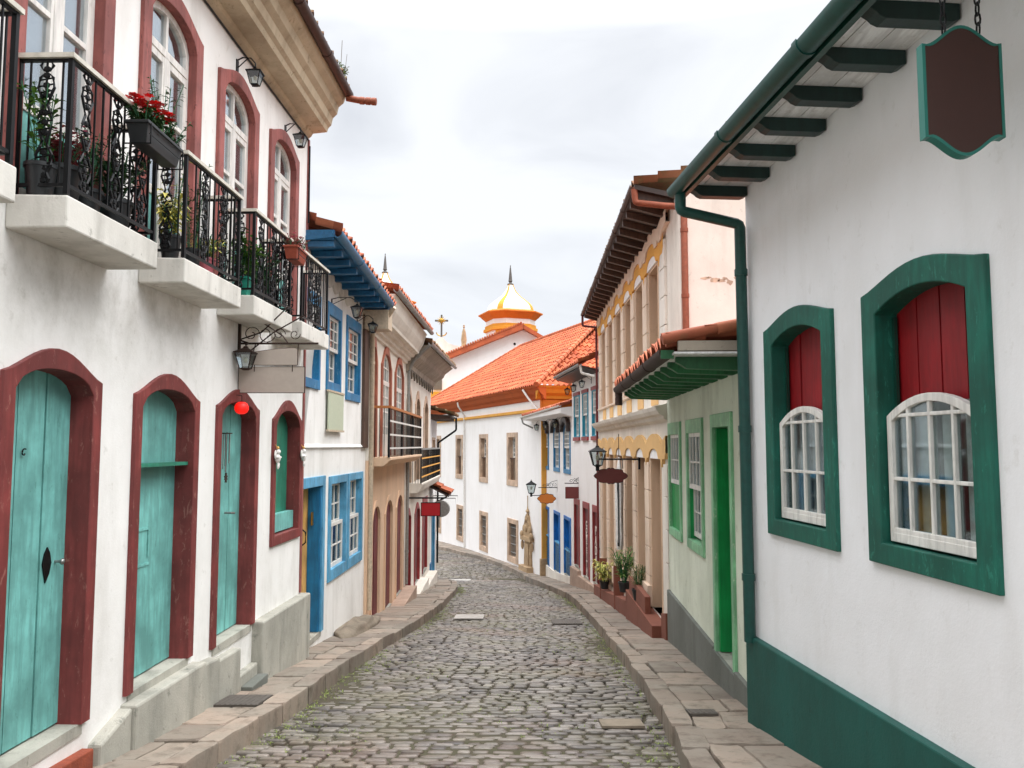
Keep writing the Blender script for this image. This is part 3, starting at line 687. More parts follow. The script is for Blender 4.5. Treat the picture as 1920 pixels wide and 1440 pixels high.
# ------------------------------------------------------------------ LEFT 5: low house where the street turns
H = thing('low_house', 'small white house with old tiled eave where the street bends left', 'house', FL3.T(30.7, 0, zp(30.7)))
holes = []
d = arched_door(F, H, holes, 30.2, 31.2, -4.9, -2.4, 0, 'blue_light', 'blue_deep', fw=.12, ft=.14, num=2)
f, h = frame(F, 30.1, 31.2, -1.4, .2, 0, .1, .1, .1, .2); holes.append(h); w_ = build('window', f, 'tan_stone', H); s_, pn = sash(F, 30.1, 31.2, -1.4, .2, 0, 3, 4, -.1); build('sash', s_, 'white_paint', w_); build('pane', pn, 'glass', w_)
wall(F, H, 29.41, 32.2, zp(29)-.9, 1.15, holes, 'white_far', z0b=zp(32)-.9)
build('plinth', F.mb().prism([(29.45, zp(29.4)-.5), (30.05, zp(30)-.5), (30.05, -4.3), (29.45, -4.3)], 0, .04), 'blue_deep', H)
rf = F.mb()
for i in range(7): y = 29.5+.43*i; rf.prism([(y, .95), (y+.1, .95), (y+.1, 1.08), (y, 1.08)], 0, .7)
build('rafters', rf, 'brown_wood', H)
build('soffit', F.mb().profile([(0, 1.08), (.78, 1.05), (.78, 1.1), (0, 1.15)], 29.42, 32.3), 'dark_wood', H)
roof_sheet(F, 29.42, 32.3, ((.85, 1.14), (-4, 2.6)), par=H, mat='tile_old')
pipe(F, [(31.8, .8, 1.1), (31.8, .8, .6), (31.9, .08, .1), (31.9, .08, -4.6)], .04, 'iron', H)
aw = thing('awning', 'small red tiled awning on brackets over the last doorway on the left', 'awning', F.T(29.8, 0, -1.3))
roof_sheet(F, 29.0, 30.6, ((.75, -1.75), (.02, -1.35)), par=aw, mat='tile_red', name='tiled_top')
mb = F.mb(); mb.profile([(0, -1.5), (.7, -1.86), (.7, -1.8), (0, -1.42)], 29.0, 30.6)
for y in (29.05, 30.5): mb.tube([(y, .02, -2.2), (y, .65, -1.85)], .02, 6); mb.tube([(y, .02, -1.9), (y, .95, -1.9), (y, .95, -2.2)], .015, 6)
build('bracket', mb, 'dark_wood', aw)
# ------------------------------------------------------------------ RIGHT 1: white house with green frames
H = thing('townhouse', 'white house at the right edge with green window frames, red shutters and a green base', 'house', FR1.T(5, 0, zp(5)))
F = FR1; holes = []
for a_, b_ in ((1.1, 2.3), (3.95, 5.15), (5.56, 6.75)):
    fw = .16; y0, y1 = a_+fw, b_-fw
    f, h = frame(F, y0, y1, -.6, .92, .1, fw, .155, .13, .2, .03, 'p', 'bell', .14); holes.append(h)
    w_ = build('window', f, 'green', H, bevel=.008)
    for q in (y0+.002, y1-.03): build('lining', F.mb().box(q, q+.028, -.105, -.085, -.58, .8), 'green_dark', w_)
    sh = planks(F, y0-.01, y1+.01, -.6, .93, .1, -.125, 4, kind='p'); build('shutter', sh, 'red_shutter', w_)
    s_, pn = sash(F, y0+.015, y1-.015, -.585, .3, .12, 4, 2, -.02, .048, .022, 'p', th=.04)
    s_.box(y0+.02, y1-.02, -.06, -.022, -.585, -.5)
    build('sash', s_, 'white_paint', w_, bevel=.004); build('pane', pn, 'glass', w_)
    for c0, c1 in ((.02, .2), (.27, .43), (.5, .68), (.76, .9)): backing(F, y0+(y1-y0)*c0, y0+(y1-y0)*c1, -.58, .17, -.075, 'curtain', w_, wavy=.008)
    backing(F, y0, y1, -.2, .25, -.1, 'curtain_grey', w_, wavy=.008); backing(F, y0, y1, -.59, -.2, -.1, 'room_brown', w_, 'room')
wall(F, H, -3.5, 7.15, zp(-3.5)-.6, 2.36, holes, 'white_clean', z0b=zp(7.2)-.6)
bs = F.mb(); bs.prism([(-3.5, zp(-3.5)-.5), (7.22, zp(7.2)-.5), (7.22, -1.66), (-3.5, -1.6)], -.05, .06); build('plinth', bs, 'green_base', H, bevel=.012)
so = F.mb(); K = 3
for i in range(K): so.box(-3.5, 7.2, .005+.62*i/K, .62*(i+1)/K-.002, 2.335, 2.36)
build('soffit', so, 'soffit_board', H)
for i in range(16):
    y = 7.12-.5*i; mb = F.mb(); mb.profile([(.01, 2.25), (.05, 2.235), (.42, 2.235), (.455, 2.25), (.475, 2.27), (.51, 2.29), (.51, 2.334), (.01, 2.334)], y-.05, y+.05)
    if y < 3: 
        continue
    build('rafter', mb, 'dark_green_rafter', H, bevel=.004)
build('fascia', F.mb().box(-3.5, 7.2, .545, .585, 2.25, 2.36), 'green_dark', H)
gutter(F, -3.5, 7.2, .65, 2.31, .066, 'gutter_green', H)
roof_sheet(F, -3.5, 7.2, ((.61, 2.335), (-4.4, 3.5)), par=H, mat='tile_old', tw=.22, amp=.028)
build('attic', F.mb().box(-3.5, 7.14, -5, .5, 2.361, 2.368), 'white_clean', H)
mb = F.mb(); sq = .035
P = [(7.1, .62, 2.27), (7.1, .62, 2.1), (7.1, .075, 1.99), (7.1, .065, -1.7)]
pipe(F, P, .05, 'gutter_green', H)
# ------------------------------------------------------------------ RIGHT 2: low pale green house
H = thing('low_house', 'low pale green plastered house with a bright green door and green rafters', 'house', FR2.T(10, 0, zp(10)))
F = FR2; holes = []
d = arched_door(F, H, holes, 8.36, 9.16, -2.3, .2, 0, 'green_frame', 'green_door', n=-.2, fw=.11, ft=.15, num=2, depth=.3, sill='cement')
build('jamb_lining', F.mb().box(9.1, 9.158, -.2, -.01, -2.29, .19), 'green_door', d)
mb = F.mb(); mb.box(8.7, 8.74, -.19, -.17, -1.2, -.8); mb.tube([(8.72, -.17, -1.1), (8.72, -.12, -1.08), (8.72, -.12, -.92), (8.72, -.17, -.9)], .012, 6); build('handle', mb, 'iron_rust', d)
for i, (a_, b_) in enumerate(((11.4, 12.5), (9.8, 10.92))):
    f, h = frame(F, a_+.09, b_-.09, -1.24, .16, 0, .09, .18, .12, .14, .03); holes.append(h)
    w_ = build('window', f, 'green_frame', H, bevel=.006); y0, y1 = a_+.09, b_-.09
    s_, pn = sash(F, y0, y1, -.57, .16, 0, 4, 2, -.0, .05); build('sash', s_, 'white_paint', w_); build('pane', pn, 'glass', w_)
    if i == 0: build('shutter', planks(F, y0, y1, -1.24, -.57, 0, -.012, 4, th=.025), 'green_door', w_)
    else:
        s_, pn = sash(F, y0, y1, -1.2, -.53, 0, 4, 2, -.05, .05); build('sash', s_, 'white_paint', w_); build('pane', pn, 'glass', w_); 
    if i: build('jamb_lining', F.mb().box(y1-.02, y1-.001, -.12, -.004, -1.235, -.575), 'green_door', w_)
    backing(F, y0, y1, -1.24, .16, -.13, 'curtain_tan', w_, wavy=.01)
wall(F, H, 7.16, 12.7, zp(7)-.6, .93, holes, 'green_wall', z0b=zp(12.7)-.6)
build('plinth', F.mb().prism([(7.2, zp(7.2)-.4), (12.69, zp(12.7)-.4), (12.69, -2.24), (9.27, -2.27), (9.27, -2.3), (8.25, -2.31), (8.25, -2.27), (7.2, -2.27)], -.02, .045), 'grey_plinth', H, bevel=.01)
for i in range(11):
    y = 7.5+.49*i; mb = F.mb(); mb.profile([(0, .72), (.05, .70), (.6, .72), (.66, .76), (.7, .78), (.7, .83), (0, .83)], y-.045, y+.045); build('rafter', mb, 'green_rafter', H, bevel=.004)
so = F.mb()
for i in range(4): so.box(7.2, 12.62, .003+.19*i, .19*(i+1)-.003, .831, .85)
build('soffit', so, 'soffit_board', H)
build('barge_board', F.mb().prism([(7.2, .86), (7.25, .86), (7.25, .95), (7.2, .95)], -.0, .72), 'soffit_grey', H)
gutter(F, 7.35, 12.4, .8, .87, .075, 'iron_rust', H)
build('gutter_end', F.mb().prism([(7.33, .8), (7.35, .8), (7.35, .88), (7.33, .88)], .74, .86), 'green_rafter', H)
roof_sheet(F, 7.2, 12.68, ((.82, .92), (-3.5, 1.75)), par=H, mat='tile_red', tw=.21, amp=.05)
mb = F.mb()
for i in range(9): a_ = .86-.5*i; mb.tube([(7.24, a_, .97+.19*(.86-a_)), (7.24, a_-.54, .985+.19*(.86-a_+.5))], [.056, .046], 10)
ptint(mb, per=20); build('verge_tiles', mb, 'tile_red', H, smooth=True)
pipe(F, [(12.3, .8, .8), (12.3, .8, .62)], .05, 'gutter_brown', H, 'spout')
build('ridge_sheet', F.mb().prism([(7.3, 1.05), (8.2, 1.05), (8.2, 1.1), (7.8, 1.2), (7.3, 1.22)], -.75, -.72), 'grey_wood', H)
# ------------------------------------------------------------------ RIGHT 3: tall cream house with ochre scallops
H = thing('townhouse', 'tall cream house on the right with scalloped ochre bands over arched openings', 'house', FR3.T(17, 0, zp(17)))
F = FR3; OC = [13.97+1.56*i for i in range(6)]; holes = []
zb_ = [-2.86, -2.85, -3.1, -3.3, -3.55, -3.7]
for i, c in enumerate(OC):
    hw = .47
    f, h = frame(F, c-hw, c+hw, zb_[i], -.235, 0, .05, .05, 0, .5, .012); h[0] = (h[0][0], zb_[i]); h[1] = (h[1][0], zb_[i]); holes.append(h)
    d = build('door', F.mb().box(c-hw, c+hw, -.46, -.42, zb_[i], -.235), 'brown_wood', H); build('door_frame', f, 'peach', d)
    lu = F.mb(); lu.prism([(c-hw, -.23)]+[(c-hw*cos(pi*j/12), -.23+.165*sin(pi*j/12)) for j in range(1, 12)]+[(c+hw, -.23)], -.02, .03); build('lunette', lu, 'white_far', H)
    f, h = frame(F, c-.43, c+.43, 1.05, 3.1, 0, .05, .05, .04, .5, .012); holes.append(h)
    w_ = build('window', f, 'peach', H); build('shutter', F.mb().box(c-.43, c+.43, -.46, -.42, 1.05, 3.1), 'brown_wood', w_)
    lu = F.mb(); lu.prism([(c-.48, 3.14)]+[(c-.48*cos(pi*j/12), 3.14+.2*sin(pi*j/12)) for j in range(1, 12)]+[(c+.48, 3.14)], -.02, .04); build('lunette', lu, 'white_far', H)
    build('apron', F.mb().box(c-.33, c+.33, 0, .02, .7, .96), 'ochre_pale', H)
    for c2, zb2, zt2, nm in ((c+.78, max(zb_[i]+.02, -3.9), -.3, 'pilaster'), (c+.78, 1.0, 3.1, 'pilaster')):
        q = F.mb(); k = max(3, round((zt2-zb2)/.52)); hh = (zt2-zb2)/k
        for j in range(k): q.box(c2-.22, c2+.22, 0, .045, zb2+hh*j+.008, zb2+hh*(j+1)-.008)
        if zb2 < 0: q.box(c2-.27, c2+.27, 0, .1, zb2-.02, zb2+.35)
        build(nm, q, 'cream', H, bevel=.006)
for zb2, zt2, w2 in ((-2.9, -.3, .32), (1.0, 3.35, .42)):
    q = F.mb(); k = round((zt2-zb2)/.52); hh = (zt2-zb2)/k; y0 = 12.75
    for j in range(k): q.box(y0, y0+w2, 0, .045, zb2+hh*j+.008, zb2+hh*(j+1)-.008)
    build('pilaster', q, 'cream_pale', H, bevel=.006)
def scallops(F, z_pk, z_v, z_spike, z_arch, mat, n, H, spike=True, y0=12.75, y1=23.15):
    top = []; bot = []; K = 16
    for i in range(-1, 7):
        c = 13.97+1.56*i
        for j in range(K):
            t = -1+2*j/K; yy = c+.78*t
            if not y0 <= yy <= y1: continue
            top.append((yy, z_v+(z_pk-z_v)*max(0, cos(pi/2*t))**.8))
            if abs(t) < .62: zz = z_arch+.17*math.sqrt(max(0, 1-(t/.62)**2))
            else: zz = z_arch if abs(t) < .9 else z_spike
            bot.append((yy, zz))
    mb = F.mb(); ls = [[(a_[0], 0, a_[1]) for a_ in bot], [(a_[0], n, a_[1]) for a_ in bot], [(a_[0], n, a_[1]) for a_ in top], [(a_[0], 0, a_[1]) for a_ in top]]
    mb.loops(ls, close=False); build('scalloped_band', mb, mat, H)
scallops(F, .2, .02, -.36, -.225, 'ochre_pale', .055, H)
scallops(F, 3.55, 3.38, 2.98, 3.14, 'ochre', .05, H)
scallops(F, 3.74, 3.62, 3.44, 3.36, 'cream', .075, H, y0=12.4)
wall(F, H, 11.7, 23.3, zp(11.7)-.6, 3.8, holes, 'cream_pale', z0b=zp(23.3)-.6, depth=6)
cn = F.mb(); cn.profile([(0, .38), (.08, .42), (.1, .48), (.16, .5), (.2, .56), (.22, .62), (.06, .66), (0, .68)], 12.72, 23.25); build('cornice', cn, 'cream_pale', H)
build('ledge', F.mb().profile([(0, .98), (.05, 1.0), (.05, 1.04), (0, 1.06)], 12.72, 23.2), 'cream', H)
G = Fac(1.9-.0175*12.4, .0175, -1)                    # line of the eave
so = MB(); 
def P3(y, n, z): return F.T(y, n, z)
so.loops([[P3(12.0, 0, 3.78), P3(12.0, .62, 3.92), P3(12.0, .62, 3.99), P3(12.0, 0, 3.86)], [P3(23.3, 0, 3.66), P3(23.3, .45, 3.78), P3(23.3, .45, 3.84), P3(23.3, 0, 3.74)]], True, True); build('soffit', so, 'dark_wood', H)
for i in range(22):
    y = 12.15+.51*i; mb = F.mb(); n1 = .6-.014*(y-12); mb.profile([(0, 3.66-.01*(y-12)), (n1, 3.82-.013*(y-12)), (n1, 3.93-.013*(y-12)), (0, 3.8-.01*(y-12))], y-.05, y+.05); build('rafter', mb, 'brown_wood', H)
gutter(F, 12.0, 23.4, .64, 3.98, .05, 'gutter_brown', H, n1=.46, z1=3.84)
roof_sheet(F, 11.9, 23.3, ((.64, 4.0), (-5.6, 5.3)), par=H, mat='tile_old', tw=.22, amp=.04, dn=-.18, dz=-.15)
pipe(F, [(12.05, .62, 3.95), (12.05, .6, 3.72), (11.9, .12, 3.62), (11.85, -.06, 3.6), (11.68, -.06, 3.5), (11.66, -.06, .9)], .05, 'pipe_rust', H)
pipe(F, [(23.3, .46, 3.8), (23.3, .46, 3.5), (23.27, .06, 3.45), (23.27, .05, -4.1)], .035, 'maroon_door', H)
random.seed(5)
for (u_, v_, w_, h_) in ((1322, 522, .1, .03), (1340, 524, .16, .05), (1352, 526, .12, .04), (1368, 529, .1, .06), (1381, 522, .07, .04), (1330, 520, .06, .02), (1360, 522, .08, .03)):
    q = at(u_, v_, 11.7); mb = MB(); P_ = [(q[0]+w_*.6*cos(2*pi*k/9)*random.uniform(.6, 1.3), q[2]+h_*.7*sin(2*pi*k/9)*random.uniform(.6, 1.3)) for k in range(9)]
    mb.loops([[(x_, 11.698, z_) for x_, z_ in P_], [(x_, 11.696, z_) for x_, z_ in P_]], False, True); build('peeling_patch', mb, 'tan_stone', H)
bb = F.mb()
bb.prism([(13.15, zp(13)-.3), (14.7, zp(14.7)-.3), (14.7, -2.88), (13.15, -2.9)], 0, .25)
bb.prism([(12.75, zp(12.7)-.3), (13.15, zp(13.2)-.3), (13.15, -2.7), (12.75, -2.62)], 0, .1)
bb.prism([(14.0, zp(14)-.3), (15.9, zp(16)-.3), (15.9, -2.55), (14.0, -2.6)], .12, .22)
bb.prism([(14.7, zp(14.7)-.3), (16.2, zp(16.2)-.3), (16.2, -2.86), (14.7, -2.88)], 0, .25)
bb.prism([(16.2, zp(16.2)-.3), (23.2, zp(23.2)-.3), (23.2, -3.95), (20, -3.6), (17.8, -3.3), (16.2, -3.12)], 0, .2)
bb.prism([(18.3, zp(18)-.3), (18.45, zp(18)-.3), (18.45, -2.75), (18.3, -2.7)], 0, .22)
bb.prism([(21.3, zp(21)-.3), (21.45, zp(21)-.3), (21.45, -3.0), (21.3, -2.95)], 0, .22)
build('plinth', bb, 'brown_base', H, bevel=.01)
# ------------------------------------------------------------------ RIGHT 4: two white houses at the bend
H = thing('townhouse', 'white house with brown-red doors and turquoise upper windows beside the cream scalloped house', 'house', FR4.T(25.5, 0, zp(25.5)))
F = FR4; holes = []
def lettering(txt, F, yc, ztop, size, n, mat, par):
    cu = bpy.data.curves.new('lettering', 'FONT'); cu.body = '\n'.join(txt); cu.size = size; cu.align_x = 'CENTER'; cu.extrude = .004; cu.offset = .012; cu.space_line = .82
    tmp = bpy.data.objects.new('tmp', cu); COL.objects.link(tmp); dg = bpy.context.evaluated_depsgraph_get()
    me = bpy.data.meshes.new_from_object(tmp.evaluated_get(dg)); bpy.data.objects.remove(tmp)
    for v in me.vertices: v.co = F.T(yc+F.side*v.co.x, n+v.co.z, ztop+v.co.y)
    me.materials.clear(); me.materials.append(MATS[mat]); o = bpy.data.objects.new('lettering', me); COL.objects.link(o); o.parent = par; return o
for i, (a_, b_, zb, tx) in enumerate(((23.5, 24.35, -4.05, 'PADARIA'), (24.85, 25.85, -4.1, 'CONFEITARIA'), (26.45, 27.4, -3.98, ''))):
    d = arched_door(F, H, holes, a_+.1, b_-.1, zb, -1.98, 0, 'maroon_trim', 'maroon_door', n=-.03, fw=.1, ft=.2, num=1, depth=.06)
    if tx: lettering(tx, F, (a_+b_)/2+(.12 if i == 0 else .08), -2.65 if i == 0 else -2.55, .36 if i == 0 else .25, -.018, 'letter_white', d)
for a_, b_ in ((23.5, 24.3), (24.9, 25.8), (26.3, 27.3)):
    f, h = frame(F, a_+.08, b_-.08, .3, 1.62, 0, .08, .13, .14, .12, .03); holes.append(h); w_ = build('window', f, 'teal_win', H); y0, y1 = a_+.08, b_-.08; build('sill', F.mb().box(a_-.03, b_+.03, -.01, .06, .15, .27), 'maroon_trim', w_); build('head', F.mb().box(a_-.03, b_+.03, -.01, .05, 1.66, 1.77), 'maroon_trim', w_)
    s_, pn = sash(F, y0, y1, .95, 1.62, 0, 3, 3, .0, .05); s2, p2 = sash(F, y0, y1, .3, .98, 0, 3, 3, -.05, .05)
    build('sash', s_, 'white_paint', w_); build('sash', s2, 'white_paint', w_); build('pane', pn, 'glass', w_); build('pane', p2, 'glass', w_)
    build('jamb_lining', F.mb().box(y1-.02, y1-.002, -.11, -.01, .3, 1.62), 'teal_win', w_); backing(F, y0, y1, .3, 1.62, -.11, 'curtain', w_)
wall(F, H, 23.32, 27.75, zp(23)-.8, 2.3, holes, 'white_far', z0b=zp(27.7)-.8)
so = F.mb(); so.profile([(0, 2.15), (.5, 2.28), (.5, 2.34), (0, 2.22)], 23.35, 28.1); build('soffit', so, 'dark_wood', H)
gutter(F, 23.4, 28.1, .55, 2.38, .06, 'pipe_grey', H)
roof_sheet(F, 23.35, 28.1, ((.58, 2.44), (-4, 4.6)), par=H, mat='tile_orange', tw=.2)
pipe(F, [(23.45, .53, 2.35), (23.45, .5, 2.12), (23.3, .12, 2.0)], .04, 'pipe_white', H, 'spout')
st = F.mb(); st.prism([(23.35, zp(23.3)-.3), (27.7, zp(27.7)-.3), (27.7, -4.1), (26.3, -4.05), (26.3, -4.2), (23.35, -4.12)], -.02, .12); build('step', st, 'kerbstone', H, bevel=.02)
H = thing('townhouse', 'white house with three bright blue doors and blue arched windows at the bend', 'house', FR4.T(31.3, 0, zp(31.3)))
holes = []
for a_, b_, zb in ((28.05, 29.45, -4.6), (30.35, 31.8, -4.85), (33.05, 34.45, -4.95)):
    d = arched_door(F, H, holes, a_+.08, b_-.08, zb, -2.65, 0, 'blue_vivid', 'blue_vivid', n=-.13, fw=.08, ft=.12, num=2, depth=.15)
    lo = F.mb(); lo.box(a_+.16, b_-.16, -.12, -.02, zb+.02, -3.75)
    for q in range(9): z_ = zb+.12+.1*q; lo.box(a_+.3, b_-.3, -.03, .0, z_, z_+.05)
    build('half_door', lo, 'blue_soffit', d); build('half_door_rail', F.mb().box(a_+.15, b_-.15, -.12, .02, -3.75, -3.7), 'blue_light', d)
    f, h = frame(F, a_+.12, b_-.12, -.86, .7, .25, .12, .08, .15, .13, .03, 'e', 'seg'); holes.append(h); w_ = build('window', f, 'blue', H)
    y0, y1 = a_+.12, b_-.12; s_, pn = sash(F, y0, y1, -.1, .7, .3, 4, 3, .0, .06, .03); s2, p2 = sash(F, y0, y1, -.86, -.05, 0, 4, 3, -.05, .06, .03)
    build('sash', s_, 'white_paint', w_); build('sash', s2, 'white_paint', w_); build('pane', pn, 'glass', w_); build('pane', p2, 'glass', w_); backing(F, y0, y1, -.86, .7, -.12, 'curtain_tan', w_)
    hd = F.mb(); c = (a_+b_)/2; hd.prism([(c-.75, .48), (c-.7, .8), (c-.45, .95), (c, 1.02), (c+.45, .95), (c+.7, .8), (c+.75, .48), (c+.62, .5), (c+.5, .72), (c, .86), (c-.5, .72), (c-.62, .5)], .03, .16); build('hood', hd, 'dark_wood', w_)
wall(F, H, 27.76, 34.95, zp(27.7)-.8, 1.35, holes, 'white_far', z0b=zp(34.9)-.8)
so = F.mb(); so.profile([(0, 1.0), (.4, 1.12), (.4, 1.3), (0, 1.35)], 27.77, 35.1, a1f=[(0, 1.0), (.88, 1.1), (.88, 1.2), (0, 1.3)]); build('soffit', so, 'white_far', H)
gutter(F, 27.8, 35.15, .42, 1.38, .05, 'pipe_white', H, n1=.93, z1=1.22)
rs_ = roof_sheet(F, 27.77, 35.15, ((.42, 1.38), (-3.5, 2.6)), par=H, mat='tile_red', tw=.2, dn=.45, dz=-.1)
pipe(F, [(35.05, .9, 1.18), (35.0, .85, .95), (34.9, .1, .6), (34.9, .08, .3)], .035, 'pipe_grey', H, 'spout')
build('plinth', F.mb().prism([(27.8, zp(27.8)-.3), (34.9, zp(34)-.5), (34.9, -4.98), (31.8, -4.9), (29.6, -4.7), (27.8, -4.5)], -.02, .05), 'cream_pale', H)
# ------------------------------------------------------------------ the big white building with the orange roof
F = FW; YC = 33.77; H = thing('colonial_building', 'long white building with a large orange tiled hip roof closing the street', 'building', F.T(38, 0, -5.5))
holes = []
def stone_window(u0, u1, v0, v1, grate=False):
    um = (u0+u1)/2; ya = F.y(u1, (v0+v1)/2); yb = F.y(u0, (v0+v1)/2); ym = (ya+yb)/2; zt = ray(um, v0)[1]*ym; zb = ray(um, v1)[1]*ym
    fw = .24
    f, h = frame(F, ya+fw, yb-fw, zb+.26, zt-.22, 0, fw, .22, .26, .4, .04); holes.append(h); w_ = build('window', f, 'tan_stone', H, bevel=.01)
    y0, y1 = ya+fw, yb-fw
    if not grate:
        zm = zb+.26+(zt-zb)*.42; s_, pn = sash(F, y0, y1, zm, zt-.22, 0, 4, 4, -.2, .06, .03); build('sash', s_, 'white_paint', w_); build('pane', pn, 'glass', w_)
        mb = F.mb(); mb.box(y0, y1, -.12, -.06, zm-.05, zm)
        for i in range(7): q = y0+(y1-y0)*(i+.5)/7; mb.box(q-.012, q+.012, -.1, -.08, zb+.26, zm)
        build('guard_rail', mb, 'brown_wood', w_); backing(F, y0, y1, zb+.26, zm, -.24, 'curtain_tan', w_)
        backing(F, y0, y1, zm, zt-.22, -.3, 'room_brown', w_, 'room')
    else:
        mb = F.mb()
        for i in range(5): q = y0+(y1-y0)*(i+.5)/5; mb.box(q-.013, q+.013, -.1, -.075, zb+.26, zt-.22)
        for i in range(4): q = zb+.26+(zt-zb-.48)*(i+.5)/4; mb.box(y0, y1, -.075, -.055, q-.02, q+.02)
        build('grate', mb, 'pipe_grey', w_); backing(F, y0, y1, zb+.26, zt-.22, -.3, 'dark_room', w_, 'room')
for a_ in ((951, 971, 811, 911), (899, 915, 814, 904.5), (855, 868, 815.5, 897.5), (816, 827, 817, 893)): stone_window(*a_)
for a_ in ((952, 972, 973, 1055), (899.5, 915, 959, 1033.5), (856.5, 870, 947, 1014.5), (817, 827.5, 938, 998)): stone_window(*a_, grate=True)
for k_, y in enumerate((56.5,)): pass
wall(F, H, YC, 56, -6.6, 2.0, holes, 'white_far', depth=11.6, z0b=-7.4)
cn = F.mb(); cn.profile([(0, 1.42), (.12, 1.45), (.12, 1.56), (0, 1.58)], YC, 56); build('string_course', cn, 'ochre', H)
cn = F.mb(); cn.profile([(0, 1.93), (.1, 1.97), (.14, 2.1), (.26, 2.2), (.34, 2.36), (.43, 2.44), (.45, 2.52), (0, 2.52)], YC-.4, 56.3); build('cornice', cn, 'rust_trim', H)
FS = Fac(1.29-2.94*YC, 2.94, 1)
so_ = FS.mb(); so_.profile([(0, 1.93), (.1, 1.97), (.14, 2.1), (.26, 2.2), (.34, 2.36), (.42, 2.44), (.44, 2.515), (0, 2.515)], YC-.1, YC+3.74); build('cornice', so_, 'church_yellow', H)
build('frieze', FS.mb().box(YC, YC+3.6, 0, .05, 1.3, 1.929), 'orange_trim', H)
q = F.mb(); q.box(YC-.03, YC+.14, -.3, .06, 1.3, 1.93); build('capital', q, 'orange_trim', H)
build('pilaster', F.mb().box(YC-.02, YC+.05, -.2, .05, -4.7, 1.3), 'ochre', H); build('pilaster_base', F.mb().box(YC-.04, YC+.1, -.3, .12, -6.2, -4.7), 'old_stone', H, bevel=.03)
roof_sheet(F, YC-.45, 56.4, ((.46, 2.5), (-5.4, 6.5)), par=H, mat='tile_orange', tw=.24, step=.42, hip0=5.6, hip1=5.6, amp=.05, sag=.01)
roof_sheet(F, YC-.45, 56.4, ((-12.1, 2.5), (-5.42, 6.5)), par=H, mat='tile_orange', tw=.5, step=.8, hip0=5.6, hip1=5.6, amp=.05, sag=.01)
roof_sheet(FS, YC-.15, YC+3.86, ((.46, 2.5), (-5.5, 6.5)), par=H, mat='tile_orange', tw=.08, step=.42, hip0=2.0, hip1=2.0, amp=.05, sag=0)
# raised round ridge tiles on hip and ridge
mb = MB(); A = Vector(F.T(YC-.45, .46, 2.54)); B = Vector(F.T(YC+5.15, -5.4, 6.56)); C_ = Vector(F.T(50.8, -5.4, 6.56)); D_ = Vector(F.T(56.4, .46, 2.54))
for p_, q_ in ((A, B), (B, C_), (C_, D_)):
    k = int((q_-p_).length/.4)
    for i in range(k):
        a_ = p_.lerp(q_, i/k); b_ = p_.lerp(q_, (i+1.15)/k); mb.tube([tuple(a_), tuple(b_)], [.13, .1], 7)
mb.tint = [random.uniform(.1, .7)]*len(mb.v); build('ridge_tiles', mb, 'tile_orange', H, smooth=True)
for (u0, v0, u1, v1, vb) in ((852, 762, 873, 783, 1028),):
    ya = F.y(u1, 900); pipe(F, [(ya, .48, 2.42), (ya, .46, 2.2), (ya, .1, 1.7), (ya, .06, -5.7)], .05, 'pipe_white', H)
pipe(F, [(34.9, .46, 2.4), (34.6, .3, 2.0), (34.0, .12, 1.5), (33.95, .1, 1.2)], .05, 'pipe_white', H, 'spout')
# stone fountain against it
ft_ = thing('wall_fountain', 'carved tan stone fountain with scrolls and a finial against the white building', 'fountain', F.T(35.5, 0, -5.5))
y0, y1 = F.y(1004, 1000), F.y(980, 1000); c = (y0+y1)/2; w = (y1-y0)/2
fy_, F0 = c, F
class Small:
    T = staticmethod(lambda y, n, z: F0.T(fy_+(y-fy_)*.62, n*.6, -5.6+(z+5.7)*.627))
    def mb(s): return MB(s.T)
F = Small()
mb = F.mb(); mb.prism([(c-w*.95, -5.7), (c+w*.95, -5.7), (c+w*.7, -3.4), (c-w*.7, -3.4)], 0, .15); mb.box(c-w*1.1, c+w*1.1, 0, .5, -5.7, -5.1); mb.box(c-w*.5, c+w*.5, .15, .22, -5.1, -3.6); build('panel', mb, 'old_stone', ft_, bevel=.04)
mb = F.mb(); mb.prism([(c-w*1.25, -3.4), (c+w*1.25, -3.4), (c+w*1.3, -3.2), (c+w*1.0, -3.1), (c-w*1.0, -3.1), (c-w*1.3, -3.2)], 0, .3)
for sg in (-1, 1): mb.ball((c+sg*w*1.15, .2, -3.0), (.22, .15, .25), 2); mb.ball((c+sg*w*1.2, .15, -3.75), (.13, .12, .35), 2); mb.ball((c+sg*w*.75, .15, -2.6), (.18, .12, .3), 2)
mb.prism([(c-w*.75, -3.1), (c+w*.75, -3.1), (c+w*.6, -2.6), (c+w*.62, -2.3), (c+w*.4, -2.0), (c+w*.3, -1.75), (c, -1.55), (c-w*.3, -1.75), (c-w*.4, -2.0), (c-w*.62, -2.3), (c-w*.6, -2.6)], 0, .22)
mb.ball((c, .24, -2.5), (.25, .1, .3), 2); mb.ball((c, .2, -1.95), (.18, .12, .15), 2); build('crest', mb, 'old_stone', ft_, smooth=False)
mb = F.mb(); mb.lathe([(.12, -1.6), (.06, -1.5), (.16, -1.35), (.05, -1.2), (.03, -1.0)], (c, .1, 0), 10) ; mb.tube([(c, .1, -1.05), (c, .1, -.35)], .02, 6); mb.ball((c, .1, -.32), .05, 1); build('finial', mb, 'old_stone', ft_, smooth=True)
